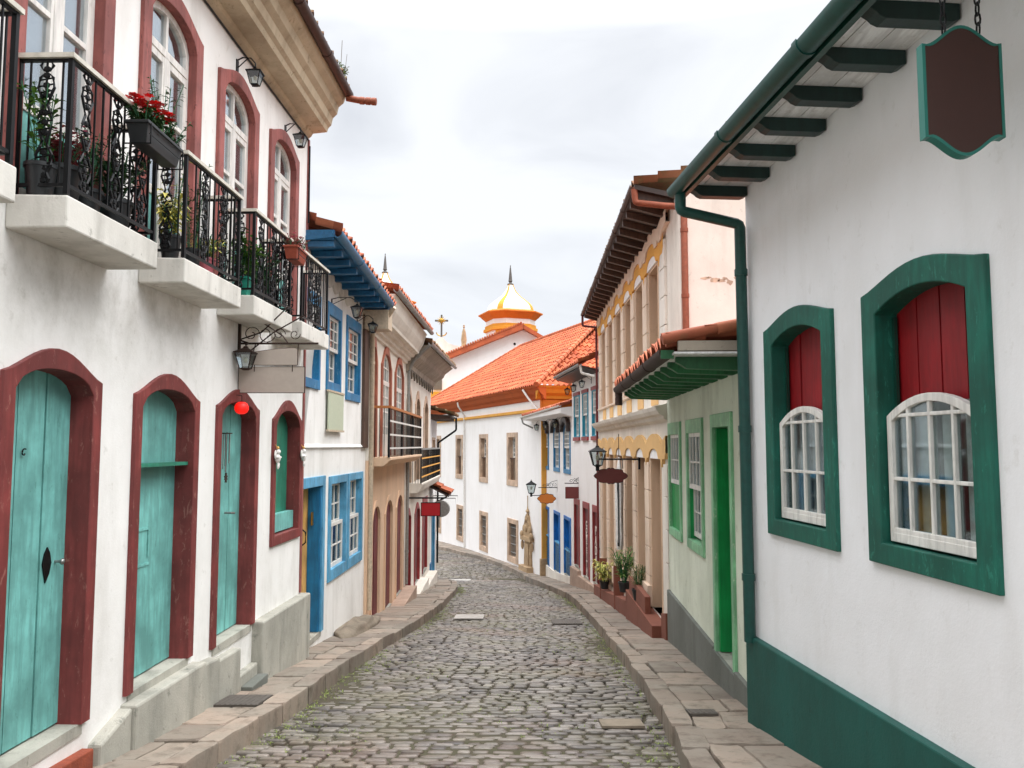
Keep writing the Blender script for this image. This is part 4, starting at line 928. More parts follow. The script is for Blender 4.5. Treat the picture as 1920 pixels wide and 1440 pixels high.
# ------------------------------------------------------------------ church behind: nave gable, parapet, cross, pinnacle
Yg = 60; CH = thing('church', 'white church gable with an orange verge behind the orange roof', 'church', (0, Yg, -6))
P2 = lambda u, v, y=Yg: (at(u, v, y)[0], at(u, v, y)[2])
MX = MB(lambda a_, b_, c_: (a_, b_, c_)); g = MB(); poly = [P2(790, 900), P2(790, 690), P2(838, 674), P2(981, 619), P2(1016, 638), P2(1030, 646), P2(1030, 900)]
g.T = lambda a_, n_, z_: (a_, n_, z_); g.prism(poly, Yg, Yg+16); build('wall', g, 'white_far', CH)
g = MB()
def slab(a_, b_, th, yy0, yy1):
    (x0, z0), (x1, z1) = a_, b_; g.prism([(x0, z0), (x1, z1), (x1, z1+th), (x0, z0+th)], yy0, yy1)
slab(P2(828, 680), P2(982, 618), .42, Yg-.7, Yg+16); slab(P2(981, 618), P2(1034, 649), .3, Yg-.7, Yg+16)
g.tint = [.3]*len(g.v); build('roof', g, 'tile_orange', CH)
g = MB(); (x0, z0), (x1, z1) = P2(830, 676), P2(981, 614)
for i in range(34): f = i/34; g.tube([(x0+(x1-x0)*f, Yg-.75, z0+(z1-z0)*f+.32), (x0+(x1-x0)*f, Yg+3, z0+(z1-z0)*f+.34)], .09, 6)
ptint(g, per=12); build('verge_tiles', g, 'tile_orange', CH)
g = MB(); (x0, z0) = P2(827.5, 731); (x1, z1) = P2(815, 710); g.box(x1-.05, x0+.05, Yg-.1, Yg+.02, z0, z1); build('vent', g, 'grey_wood', CH)
g = MB(); c_ = at(965, 645, Yg); g.tube([(c_[0], Yg-.02, c_[2]), (c_[0], Yg+.01, c_[2])], .1, 12); build('oculus', g, 'dark_room', CH)
g = MB(); (x0, z0) = P2(800, 757, 58.5); (x1, z1) = P2(841, 734, 58.5); g.box(x0, x1, 58.5, Yg, z0-1, z1); build('cornice', g, 'church_yellow', CH)
Yf = 66; g = MB(); P4 = lambda u, v: P2(u, v, Yf); g.prism([P4(790, 800), P4(790, 655), P4(806, 648), P4(815, 641), P4(820, 636), P4(824, 632), P4(830, 632), P4(834, 637), P4(840, 643), P4(850, 647), P4(862, 649), P4(890, 652), P4(890, 800)], Yf, Yf+1.2); build('parapet', g, 'cream_pale', CH)
g = MB(); c_ = at(827, 630, Yf); top = at(827, 589, Yf)[2]; x_ = c_[0]; z_ = at(827, 600, Yf)[2]
g.box(x_-.07, x_+.07, Yf+.3, Yf+.45, c_[2]-.2, top); g.box(x_-.55, x_+.55, Yf+.3, Yf+.45, z_-.07, z_+.07); build('cross', g, 'spire_grey', CH)
g = MB()
for i in range(12):
    a_ = 2*pi*i/12; g.add([(x_+.1*cos(a_-.5), Yf+.28, z_+.1*sin(a_-.5)), (x_+.44*cos(a_), Yf+.3, z_+.44*sin(a_)), (x_+.1*cos(a_+.5), Yf+.28, z_+.1*sin(a_+.5)), (x_, Yf+.22, z_)], [(0, 1, 3), (1, 2, 3), (0, 1, 2)])
g.ball((x_, Yf+.3, z_), (.2, .1, .2), 2); build('sunburst', g, 'brass', CH)
g = MB(); g.tube([(x_+.42*cos(a_), Yf+.38, c_[2]+.35+.3*sin(a_)) for a_ in [pi+pi*i/10 for i in range(11)]], .05, 6); build('anchor', g, 'brass', CH, smooth=True)
g = MB(); c_ = at(869, 655, Yf); h_ = at(869, 607, Yf)[2]-c_[2]; g.lathe([(.32, -.3), (.32, 0), (.22, .1), (.2, h_*.25), (.24, h_*.4), (.16, h_*.7), (.1, h_*.8), (.04, h_*.86), (.1, h_*.91), (.05, h_*.95), (.08, h_*.98), (.01, h_)], (c_[0], Yf+.5, c_[2]), 10); build('pinnacle', g, 'old_stone', CH, smooth=True)
def tower(uc, dv, Y, label):
    s = Y/1500; cx = at(uc, 585, Y)[0]; zz = lambda v: at(uc, v+dv, Y)[2]
    r = thing('bell_tower', label, 'tower', (cx, Y, -6))
    rot = radians(-25)-pi/2
    def oct_(hw, z, ch=.28):           # square with chamfered corners, half width across corners hw
        pts = []
        for k in range(4):
            a_ = rot+k*pi/2
            for sg in (-1, 1): b_ = a_+sg*ch; pts.append((cx+hw*s*cos(b_), Y+hw*s*sin(b_), z))
        return pts
    g = MB(); g.loops([oct_(47, -6), oct_(47, zz(600))], True, True); build('shaft', g, 'white_far', r)
    g = MB()
    for k in range(4):
        a_ = rot+k*pi/2; pts = []
        for z in (-6, zz(616)):
            ring = []
            for b_, q in ((a_-.17, 48), (a_+.17, 48), (a_+.17, 44), (a_-.17, 44)): ring.append((cx+q*s*cos(b_), Y+q*s*sin(b_), z))
            pts.append(ring)
        g.loops(pts, True, True)
    build('pilasters', g, 'church_yellow', r)
    g = MB(); g.loops([oct_(48, zz(624)), oct_(52, zz(623)), oct_(52, zz(618)), oct_(49, zz(617)), oct_(49, zz(612)), oct_(47.5, zz(612))], True, True); build('moulding', g, 'church_yellow', r)
    g = MB(); g.loops([oct_(48, zz(603)), oct_(50, zz(601)), oct_(54, zz(598)), oct_(58, zz(594)), oct_(62, zz(592)), oct_(62, zz(590)), oct_(50, zz(586)), oct_(46, zz(585.5))], True, True); build('cornice', g, 'orange_trim', r)
    prof = [(45.6, 588), (44.5, 582), (42.5, 577), (38.5, 572), (33, 567.5), (27, 563), (21, 558.5), (16, 554), (11.8, 549), (8.5, 543.5), (6.2, 538), (4.7, 534)]
    g = MB(); g.lathe([(a_*s, zz(b_)) for a_, b_ in prof], (cx, Y, 0), 32); build('dome', g, 'cream_pale', r, smooth=True)
    g = MB()
    for k in range(4):
        a0 = rot+k*pi/2; ls = []
        for q, v in prof:
            w_ = .12; ls.append([(cx+(q+e_)*s*cos(a0+b_), Y+(q+e_)*s*sin(a0+b_), zz(v)+.02) for b_, e_ in ((-w_, -.5), (-w_, .8), (0, 1.1), (w_, .8), (w_, -.5))])
        g.loops(ls, True, True)
    build('ribs', g, 'church_yellow', r)
    g = MB(); g.lathe([(a_*s, zz(b_)) for a_, b_ in ((5, 534.5), (6.3, 533.5), (6, 532.5), (3, 531), (2.6, 529), (4, 527.5), (3.4, 525), (2.4, 514), (1.1, 502), (.6, 500), (1.1, 498.5), (.2, 497))], (cx, Y, 0), 12); build('spire', g, 'spire_grey', r)
tower(957, 0, 72, 'white ogee dome with ochre ribs and a grey spire above the orange roof')
tower(721, -22, 72, 'grey spire and white dome tip showing above the eaves of the left row')
# ------------------------------------------------------------------ ground, street, pavements, kerbs
def structure(name, mb, mat, **k): o = build(name, mb, mat, **k); o['kind'] = 'structure'; return o
g = MB(); ys = [-60, -5, 0, 6, 12, 18, 24, 30, 34, 38, 45, 52, 75, 200, 900]; xs = [-900, -200, -60, -20, -8, 0, 8, 20, 60, 200, 900]
g.v = [(x, y, zs(max(y, -5))-.25) for y in ys for x in xs]; k = len(xs)
g.f = [(j*k+i, j*k+i+1, (j+1)*k+i+1, (j+1)*k+i) for j in range(len(ys)-1) for i in range(k-1)]
structure('ground', g, 'earth')
g = MB(); n_ = 60
ylist = [-3+i*63/n_ for i in range(n_+1)]
g.v = [(interp(T_, y)+o, y, zs(y)-.035) for y in ylist for T_, o in ((KL, -.35), (KR, .35))]
g.f = [(2*j, 2*j+1, 2*j+3, 2*j+2) for j in range(n_)]
structure('street_bed', g, 'earth')
rng = np.random.RandomState(3); V = []; Fc = []; Tn = []
y = 2.2; row = 0
while y < 58:
    pitch = (.1 if y < 24 else .16)*(1+.05*rng.randn())
    xl, xr = interp(KL, y)-.02, interp(KR, y)+.02; x = xl-rng.rand()*.12; wv = .035*sin(y*2.1)
    ph = rng.rand()*6
    while x < xr:
        w = (rng.uniform(.13, .26) if y < 24 else rng.uniform(.18, .32)); 
        x1 = x+w; cx = (x+x1)/2; gap = .004+.006*rng.rand()
        hw, hl = w/2-gap, pitch/2-gap*.7-.006
        sk = .03*sin(cx*1.3+ph)+.012*sin(cx*6+row)+rng.uniform(-.004, .004); cyy = y+sk; z0 = zs(cyy)-.012+rng.uniform(-.004, .006)+.02*sin(cx*1.1+y*.7)-.018*(1-min(1, min(cx-xl, xr-cx)/.5))
        tilt = rng.uniform(-.07, .07, 2)*(.5, 1); b = len(V); jit = rng.uniform(.9, 1.04, 8)
        for lev, (sc, zz) in enumerate(((1.0, -.04), (1.0, -.012), (.94, .0), (.75, .005))):
            for q in range(8):
                a_ = 2*pi*(q+.5)/8; c_, s_ = cos(a_), sin(a_); c_ = math.copysign(abs(c_)**.3, c_); s_ = math.copysign(abs(s_)**.3, s_)
                px, py = c_*hw*sc*jit[q]*.98, s_*hl*sc*jit[(q+3) % 8]
                V.append((cx+px, cyy+py, z0+zz-.113*py+tilt[0]*px+tilt[1]*py))
        V.append((cx, cyy, z0+.006))
        for lv in range(3):
            for q in range(8): Fc.append((b+lv*8+q, b+lv*8+(q+1) % 8, b+lv*8+8+(q+1) % 8, b+lv*8+8+q))
        for q in range(8): Fc.append((b+24+q, b+24+(q+1) % 8, b+32))
        Tn += [float(np.clip(rng.normal(.5, .27), 0, 1))]*33
        x = x1
    y += pitch; row += 1
g = MB(); g.v = V; g.f = Fc; g.tint = Tn
me = bpy.data.meshes.new('cobbled_street'); me.from_pydata(V, [], Fc); me.materials.append(MATS['cobble'])
me.polygons.foreach_set('use_smooth', [True]*len(me.polygons)); a_ = me.color_attributes.new('tint', 'FLOAT_COLOR', 'POINT'); c_ = np.ones((len(V), 4), np.float32); c_[:, :3] = np.array(Tn, np.float32)[:, None]; a_.data.foreach_set('color', c_.ravel())
o = bpy.data.objects.new('cobbled_street', me); COL.objects.link(o); o['kind'] = 'structure'
# grass and moss in the joints
g = MB()
for _ in range(3000):
    y = 3+rng.rand()**1.5*26; xl, xr = interp(KL, y), interp(KR, y)
    if rng.rand() < .45: x = xl+abs(rng.randn())*.16 if rng.rand() < .6 else xr-abs(rng.randn())*.12
    else:
        x = rng.uniform(xl, xr)
        if sin(x*2.3+y*.9)+sin(y*1.7-x) < .3: continue
    z = zs(y)-.02
    for q in range(4): g.leaf((x+rng.randn()*.02, y+rng.randn()*.012, z), (rng.randn()*.8, rng.randn()*.8, .9), rng.uniform(.018, .05), .01, .2)
ptint(g, .2, 1, 5); o = build('joint_grass', g, 'grass'); o['kind'] = 'stuff'
mat, t, p = newmat('pave_slab'); MATS['pave_slab'] = mat
a = t.nodes.new('ShaderNodeAttribute'); a.attribute_name = 'tint'; n1 = noise(t, 1.7, 6, .65); n2 = noise(t, 26, 5, .65); n3 = noise(t, 5, 6, .7)
col = mixc(t, a.outputs['Fac'], lin('71665c'), lin('a08f80')); col = mixc(t, ramp(t, n1.outputs[0], .42, .62, 0, .7), col, lin('8a8377')); col = mixc(t, ramp(t, n3.outputs[0], .5, .68, 0, .75), col, lin('5c5044'))
t.links.new(col, p.inputs['Base Color']); p.inputs['Roughness'].default_value = .7; bump(t, p, n3.outputs[0], .5, .02); bump(t, p, n2.outputs[0], .5, .004)
def pavement(name, xin, xk, y0, y1, side, kw=.2):
    """xin(y) wall line, xk(y) outer kerb line; slabs between, kerb stones along the outer edge"""
    V = MB(); tn = []; y = y0
    def lift(): return random.uniform(-.008, .008)
    def blk(c, h, ins=.012, z_=0):      # c: four (x,y) corners
        cx = sum(p_[0] for p_ in c)/4; cy = sum(p_[1] for p_ in c)/4; l = lift()+z_; rings = []
        pts = []
        for i in range(4):
            a_, b_ = c[i], c[(i+1) % 4]
            for f in (0.06, .35, .65, .94): j = random.uniform(-.01, .01) if .1 < f < .9 else 0; pts.append((a_[0]+(b_[0]-a_[0])*f+j, a_[1]+(b_[1]-a_[1])*f+j))
        for s_, dz in ((1, -h), (1, -.018), (1-ins*2.2, 0)):
            rings.append([(cx+(x-cx)*s_, cy+(yy-cy)*s_, zp(cy+(yy-cy)*s_)+dz+l+(random.uniform(-.005, .005) if dz > -.1 else 0)) for x, yy in pts])
        n0 = len(V.v); V.loops(rings, False, True); r = min(1, max(0, random.gauss(.5, .28))); tn.extend([r]*(len(V.v)-n0))
    while y < y1:
        d = random.uniform(.42, .8); d = min(d, y1-y+.01); g_ = .012
        a0, a1 = xin(y+g_), xin(y+d-g_); b0, b1 = xk(y+g_)-side*(kw+.02), xk(y+d-g_)-side*(kw+.02)
        k_ = 1 if random.random() < .55 or abs(b0-a0) < .5 else 2; f_ = random.uniform(.35, .65); sk = random.uniform(-.05, .05)
        sp_ = [0, 1] if k_ == 1 else [0, f_, 1]
        for i in range(k_):
            u0, u1 = sp_[i]+(.012 if i else 0), sp_[i+1]
            blk([(a0+(b0-a0)*u0, y+g_+sk*u0), (a0+(b0-a0)*u1, y+g_+sk*u1), (a1+(b1-a1)*u1, y+d-g_+sk*u1), (a1+(b1-a1)*u0, y+d-g_+sk*u0)], .1)
        y += d
    V.tint = tn; structure(name, V, 'pave_slab')
    V = MB(); tn = []; y = y0
    while y < y1:
        d = min(random.uniform(.55, 1.0), y1-y+.01); g_ = .012; j0, j1 = random.uniform(-.02, .02), random.uniform(-.02, .02); w_ = kw+random.uniform(-.02, .03)
        blk([(xk(y+g_)+j0, y+g_), (xk(y+g_)+j0-side*w_, y+g_), (xk(y+d-g_)+j1-side*w_, y+d-g_), (xk(y+d-g_)+j1, y+d-g_)], .2, .01, .012); y += d
    V.tint = tn; structure('kerb', V, 'pave_slab', smooth=False)
fl = lambda F, o=.06: (lambda y: F.a+F.b*y-F.side*o)
def xleft(y): return (FL1 if y < 11.05 else FL2 if y < 15.8 else FL3).a+(FL1 if y < 11.05 else FL2 if y < 15.8 else FL3).b*y-.06
def xright(y): F = FR1 if y < 7.15 else FR2 if y < 12.7 else FR3 if y < 23.3 else FR4; return F.a+F.b*y+.06
random.seed(11)
pavement('pavement', xleft, lambda y: interp(KL, y), -2, 31.6, 1)
pavement('pavement', xright, lambda y: interp(KR, y), -2, 34.4, -1)
pavement('pavement', lambda y: FW.a+FW.b*y+.06, lambda y: interp(KR, y), 34.45, 58, -1, .22)
g = MB(); yl = [-3+i*(34.8)/40 for i in range(41)]
for fi, T_, sg in ((xleft, KL, 1), (xright, KR, -1)):
    ls = [[(fi(y)-sg*.02, y, zp(y)-.035), (interp(T_, y)-sg*.05, y, zp(y)-.035)] for y in yl]
    g.loops(ls, close=False)
structure('pavement_bed', g, 'earth')
# iron covers and stone plates
def plate(label, u, v, w, d, pav, mat, group=None):
    r = ray(u, v); h = -1.6 if pav else -1.75; y = h/(r[1]+.113); x = r[0]*y; zf = zp if pav else zs
    t_ = MB(lambda a_, b_, c_: (x+a_, y+b_, zf(y+b_)+c_+(.012 if pav else .014)))
    t_.box(-w/2, w/2, -d/2, d/2, -.02, .006)
    for i in range(int(w/.05)): 
        if mat == 'manhole': t_.box(-w/2+.02+i*.05, -w/2+.045+i*.05, -d/2+.02, d/2-.02, .006, .01)
    o = build('manhole_cover' if mat == 'manhole' else 'stone_plate', t_, mat, bevel=.003); sprop(o, label=label, category='cover', group=group)
plate('grey ribbed iron cover in the left pavement near the plinth', 450, 1315, .5, .5, True, 'manhole')
plate('small iron cover in the right pavement near the green base', 1316, 1337, .26, .2, True, 'manhole')
plate('pale stone plate set in the cobbles near the left kerb bend', 880, 1157, .64, .9, False, 'plate_pale')
plate('dull iron cover in the cobbles near the right kerb', 1062, 1167, .6, .8, False, 'manhole')
plate('thin pale plate in the cobbles farther down the street', 862, 1088, .9, 1.0, False, 'plate_pale')
plate('cracked tan stone plate by the right kerb in the foreground', 1165, 1358, .4, .3, False, 'rock_stone')
# boulder at the foot of the blue-framed house
g = MB(); bm = bmesh.new(); bmesh.ops.create_icosphere(bm, subdivisions=4, radius=1)
from mathutils import noise as mn
g.add([((-2.74+.28*v.co.x*(1+.25*mn.noise(v.co*1.7))), 14.6+1.6*v.co.y*(1+.2*mn.noise(v.co*1.3+Vector((5, 0, 0)))), zp(14.6+1.6*v.co.y)-.02+.2*v.co.z*(1+.3*mn.noise(v.co*2.1))) for v in bm.verts], [tuple(v.index for v in f.verts) for f in bm.faces]); bm.free()
o = build('boulder', g, 'rock_stone', smooth=True); sprop(o, label='rounded brown boulder at the foot of the blue-framed house wall', category='rock')
# ------------------------------------------------------------------ signs
def outline(pts, x0, x1, z0, z1): return [(x0+(x1-x0)*a_, z0+(z1-z0)*b_) for a_, b_ in pts]
def bez(kind, n=10):
    if kind == 'shield':      # flat sides, ogee top and bottom
        top = [(i/n/2, .86+.14*(0.5-.5*cos(pi*min(1, max(0, (i/n-.12)/.88))))) for i in range(n+1)]
        top = [(0, .86)]+[(.06+(.44)*i/n, .855+.145*sin(pi/2*i/n)**1.6) for i in range(n+1)]
        left = top; right = [(1-a_, b_) for a_, b_ in reversed(left[:-1])]; up = left+right
        return up+[(a_, 1-b_) for a_, b_ in reversed(up)]
    if kind == 'cartouche':
        q = [(0, .5), (.04, .62), (.1, .7), (.14, .74), (.15, .86), (.2, .9), (.28, .93), (.38, .92), (.42, .99), (.47, 1.0), (.5, .96)]
        up = q+[(1-a_, b_) for a_, b_ in reversed(q[:-1])]; return up+[(a_, 1-b_) for a_, b_ in reversed(up[1:-1])]
    return [(0, 0), (0, 1), (1, 1), (1, 0)]
def hanging_sign(name, label, u0, u1, v0, v1, y, kind, face, edge, th=.03, rim=.02, bolts=(), arm=None, group=None):
    x0, _, zt = at(u0, v0, y); x1, _, zb = at(u1, v1, y); zt = (zt+at(u1, v0, y)[2])/2; zb = (zb+at(u0, v1, y)[2])/2
    r = thing(name, label, 'sign', ((x0+x1)/2, y, zb), group)
    g = MB(lambda a_, b_, c_: (a_, b_, c_)); P_ = outline(bez(kind), x0, x1, zb, zt)
    ins = [((x0+x1)/2+(a_-(x0+x1)/2)*(1-2*rim/abs(x1-x0)), (zb+zt)/2+(b_-(zb+zt)/2)*(1-2*rim/abs(zt-zb))) for a_, b_ in P_]
    J = lambda l, yy: [(a_, yy, b_) for a_, b_ in l]
    g.loops([J(P_, y+th), J(P_, y), J(ins, y)], True, False); build('edge', g, edge, r)
    g = MB(); g.loops([J(ins, y+.004), J(ins, y+.002)], True, True); g2 = MB(); g2.loops([J(ins, y+.003), J(ins, y+.002)], True, True)
    b_ = build('board', g2, face, r)
    return r, x0, x1, zb, zt
def chain(par, x, y, z0, z1, rr=.012):
    g = MB(); n = int((z1-z0)/.045)
    for i in range(n):
        z = z0+(z1-z0)*(i+.5)/n; L_ = .032; pts = []
        for k in range(11):
            a_ = 2*pi*k/10; d = rr*cos(a_); h = L_*sin(a_); pts.append((x+d, y, z+h) if i % 2 else (x, y+d, z+h))
        g.tube(pts, .0045, 5, False)
    build('chain', g, 'iron', par, smooth=True)
r, x0, x1, zb, zt = hanging_sign('hanging_sign', 'large dark brown shield-shaped board with teal edge hanging on two chains at the upper right', 1727, 1888, 47, 292, 3.45, 'shield', 'sign_brown', 'sign_green_edge', .05, .014)
chain(r, at(1770, 50, 3.47)[0], 3.475, zt-.03, zt+.35); chain(r, at(1835, 50, 3.47)[0], 3.475, zt-.03, zt+.35)
g = MB(); g.tube([(x0+.0, 3.475, zt+.36), (2.45, 3.475, zt+.36)], .014, 8); g.tube([(x0+.02, 3.475, zt+.37), (x0+.2, 3.475, zt+.5), (2.44, 3.475, zt+.56)], .01, 6); build('bracket', g, 'iron', r, smooth=True)
def arm_h(par, y, xw, xe, z, scr=True, sg=1, mat='iron', r_=.014, up=.0):
    g = MB(); g.tube([(xw, y, z), (xe, y, z)], r_, 6); g.box(xw-.012, xw+.012, y-.02, y+.02, z-.18, z+.3)
    if scr:
        L_ = xe-xw; d = 1 if L_ > 0 else -1; a_ = abs(L_)
        g.tube([(xw, y, z+.28), (xw+L_*.3, y, z+.22), (xw+L_*.55, y, z+.08), (xw+L_*.62, y, z)], r_*.6, 5)
        T0 = g.T
        for (f, rr, s_) in ((.15, .09, 1), (.34, .1, -1), (.5, .07, 1), (.7, .06, -1)):
            pts = [(xw+L_*f+rr*(1-.75*i/16)*cos(s_*2*pi*1.2*i/16)*d, y, z+.1+rr*(1-.75*i/16)*sin(s_*2*pi*1.2*i/16)) for i in range(17)]; g.tube(pts, r_*.45, 5)
    build('bracket', g, mat, par, smooth=True)
# double cream sign by the third door
r, x0, x1, zb, zt = hanging_sign('hanging_sign', 'two blank beige boards, a curved one over a long one, above the third teal door', 447, 571, 687, 737, 8.54, 'rect', 'sign_beige', 'iron_rust', .02, .006)
xa, xb = at(468, 690, 8.54)[0], at(557, 690, 8.54)[0]; z1_, z2_, z3_ = at(470, 688, 8.54)[2], at(470, 662, 8.54)[2], at(500, 652, 8.54)[2]
z1_ += .02
g = MB(); pts = [(xa, z1_), (xb, z1_), (xb, at(557, 655, 8.54)[2])]+[(xb+(xa-xb)*(.05+.95*i/10), at(557, 653, 8.54)[2]-(at(557, 653, 8.54)[2]-z2_)*(i/10)**1.7) for i in range(11)]
g.loops([[(a_, 8.53, b_) for a_, b_ in pts], [(a_, 8.55, b_) for a_, b_ in pts]], True, True); build('upper_board', g, 'sign_beige', r, bevel=.003)
g = MB()
for i in range(len(pts)): g.tube([(pts[i][0], 8.54, pts[i][1]), (pts[(i+1) % len(pts)][0], 8.54, pts[(i+1) % len(pts)][1])], .007, 5)
for f in (.1, .9): g.tube([(xa+(xb-xa)*f, 8.54, z1_-.07), (xa+(xb-xa)*f, 8.54, z1_)], .005, 5)
za = at(520, 644, 8.54)[2]; g.tube([(xb-.01, 8.54, z1_), (xb+.01, 8.54, za)], .006, 5); g.tube([(xa+.03, 8.54, z2_), (xa+.06, 8.54, za)], .006, 5); build('hangers', g, 'iron_rust', r)
arm_h(r, 8.54, -2.93, at(597, 644, 8.54)[0], za, True, mat='iron_rust', r_=.012)
g = MB(); g.tube([(-2.93, 8.54, za+.04), (xa+.12, 8.54, za+.12), (xa+.33, 8.54, za+.33), (xa+.4, 8.54, za+.4), (xa+.46, 8.54, za+.36)], .008, 5); g.tube([(xa+.0, 8.54, z2_+.02), (xa+.25, 8.54, za+.12), (xa+.6, 8.54, za+.32)], .008, 5); build('scroll', g, 'iron_rust', r, smooth=True)
p_ = at(461, 652, 8.45); lr = thing('hanging_lantern', 'old dark iron lantern under the bracket of the beige signs', 'lamp', p_, local=True); lantern_parts(lr, .8, mat='iron_rust')
g = MB(); g.tube([(0, 0, .03), (0, .09, .06), (-.12, .09, .1)], .01, 6); build('bracket', g, 'iron_rust', lr)
# sage panel, red board, mirror
g = FL2.mb(); g.box(12.62, 13.62, .035, .06, .25, .86); o = build('wall_panel', g, 'sign_sage', bevel=.004); sprop(o, label='blank sage green panel hung on the wall below a blue-framed window', category='panel')
g = FL2.mb(); [g.box(a_, b_, .03, .07, c_, d_) for a_, b_, c_, d_ in ((12.58, 13.66, .85, .88), (12.58, 13.66, .22, .25))]; build('rim', g, 'pipe_beige', None); COL.objects['rim'].parent = o
r, x0, x1, zb, zt = hanging_sign('hanging_sign', 'plain red rectangular board hanging over the last brown doors on the left', 789, 826, 942, 968, 22.0, 'rect', 'sign_red', 'iron', .04, .02)
arm_h(r, 22.02, -2.86, x1+.15, zt+.12, False, r_=.025)
p_ = at(827, 954, 25.5); g = MB(); g.tube([(p_[0], 25.5, p_[2]), (p_[0]+.02, 25.62, p_[2])], .26, 24); o = build('round_board', g, 'pipe_grey', smooth=True); sprop(o, label='round grey disc-shaped board on a bracket beside the red board', category='disc')
g = MB(); g.tube([(p_[0], 25.6, p_[2]), (-2.9, 25.7, p_[2]+.05)], .025, 6); build('bracket', g, 'iron', o)
def lamp_arm(name, label, u, v, y, xw, s, armz, group=None, above=False):
    p_ = at(u, v, y); r = thing('street_lamp', label, 'lamp', p_, group, local=True)
    lantern_parts(r, s); g = MB(); zz = armz-p_[2]; xx = xw-p_[0]
    g.tube([(0, 0, -.26*s), (0, 0, -.36*s)], .03*s, 6); g.tube([(0, 0, zz), (xx, 0, zz)], .018, 6)
    if above: pass
    g.box(xx-.02, xx+.02, -.03, .03, zz-.2, zz+.12); build('bracket', g, 'iron', r)
lamp_arm('l', 'iron street lantern on a long arm above the brown sign of the scalloped house', 1120, 838, 15.8, 2.5, 1.3, at(1120, 861, 15.8)[2])
lamp_arm('l', 'small iron lantern on a bracket beside the orange sign in the distance', 996, 903, 33, at(1030, 930, 33)[0]+.45, 1.7, at(996, 929, 33)[2])
r, x0, x1, zb, zt = hanging_sign('hanging_sign', 'dark maroon cartouche-shaped board hanging below the street lantern on the right', 1113, 1178, 877, 908, 15.8, 'cartouche', 'sign_maroon', 'sign_brown', .04, .012)
g = MB(); za = at(1150, 861, 15.8)[2]
for f in (.15, .85): g.tube([(x0+(x1-x0)*f, 15.82, zt-.02), (x0+(x1-x0)*f, 15.82, za)], .01, 5)
build('hangers', g, 'iron', r)
r, x0, x1, zb, zt = hanging_sign('hanging_sign', 'faded maroon rectangular board above the brown-red doors on the right', 1060, 1098, 913, 935, 26.6, 'rect', 'sign_maroon_pale', 'sign_maroon', .04, .02)
arm_h(r, 26.62, x1+.03, x0-.02, zt+.12, True, mat='iron', r_=.016)
r, x0, x1, zb, zt = hanging_sign('hanging_sign', 'small orange cartouche board on a scrolled bracket before the blue doors', 1007, 1043, 925, 945, 31, 'cartouche', 'sign_orange', 'sign_brown', .04, .02)
arm_h(r, 31.02, x1+.05, x0+.05, zt+.22, True, mat='iron', r_=.016)
# ------------------------------------------------------------------ wall lamps
wall_lamp(FL1, 8.29, 4.02, .2, 'small dark lantern under the cornice between the second and third balcony windows', .64, 'lanterns under the left cornice')
wall_lamp(FL1, 9.96, 3.98, .2, 'small dark lantern under the cornice at the far end of the balcony house', .64, 'lanterns under the left cornice')
wall_lamp(FL2, 12.9, 2.28, .42, 'dark lantern on a curved arm between the blue-framed upper windows', .75)
wall_lamp(FL2, 14.85, 2.3, .3, 'lantern in the shade of the blue eaves near the timber corner post', .7)
for u, v, lb in ((1011, 795, 'lantern under the low eave at the corner post of the blue-door house'), (1029, 793, 'lantern above the farthest blue arched window'), (1048, 790, 'lantern above the middle blue arched window')):
    y = FR4.y(u+10, v); z = at(u, v, y)[2]; wall_lamp(FR4, y, z, .35, lb, .95, 'lanterns of the blue-door house')
for u, v, lb in ((1074, 733, 'dark hanging lantern by the farthest turquoise window'), (1086, 727, 'dark hanging lantern between the farther turquoise windows'), (1103, 719, 'dark hanging lantern by the nearest turquoise window')):
    y = FR4.y(u+6, v); z = at(u, v, y)[2]+.1; wall_lamp(FR4, y, z, .3, lb, .8, 'lanterns of the turquoise-window house')
# ------------------------------------------------------------------ small things on the left house
p_ = at(453, 765, 8.45); r = thing('paper_lantern', 'round glowing red paper lantern hanging in the arch of the third teal door', 'lantern', (p_[0], 8.45, p_[2]), local=True)
g = MB(); K = 12; ls = []
for j in range(13):
    a_ = -pi/2+pi*j/12; rr = .062*cos(a_)+.012+(.002 if j % 2 else -.001); ls.append([(rr*cos(2*pi*k/16), rr*sin(2*pi*k/16), .066*sin(a_)) for k in range(16)])
g.loops(ls, True, True); build('shade', g, 'paper_red', r, smooth=True)
g = MB(); g.tube([(0, 0, .06), (0, 0, .13)], .003, 5); g.tube([(0, 0, .13), (-.07, 0, .14)], .004, 5); g.tube([(0, 0, .062), (0, 0, .072)], .022, 10); build('cord', g, 'iron', r)
p_ = FL1.T(8.45, -.06, .12); r = thing('wind_chime', 'metal wind chime with star hanging against the third teal door', 'chime', p_, local=True)
g = MB()
for i in range(5): a_ = 2*pi*i/5; g.tube([(.03*cos(a_), .05*sin(a_), .0), (.03*cos(a_), .05*sin(a_), -.28-.03*i)], .006, 6)
build('tubes', g, 'steel', r, smooth=True); g = MB(); g.tube([(0, 0, .02), (0, 0, -.42)], .003, 5); g.tube([(0, 0, 0), (0, 0, .012)], .055, 12); build('top', g, 'dark_wood', r)
g = MB(); P_ = [((.055 if i % 2 else .03)*cos(pi*i/8), (.055 if i % 2 else .03)*sin(pi*i/8)) for i in range(16)]; g.loops([[(-.004, a_, b_-.46) for a_, b_ in P_], [(.004, a_, b_-.46) for a_, b_ in P_]], True, True); build('star', g, 'iron_rust', r)
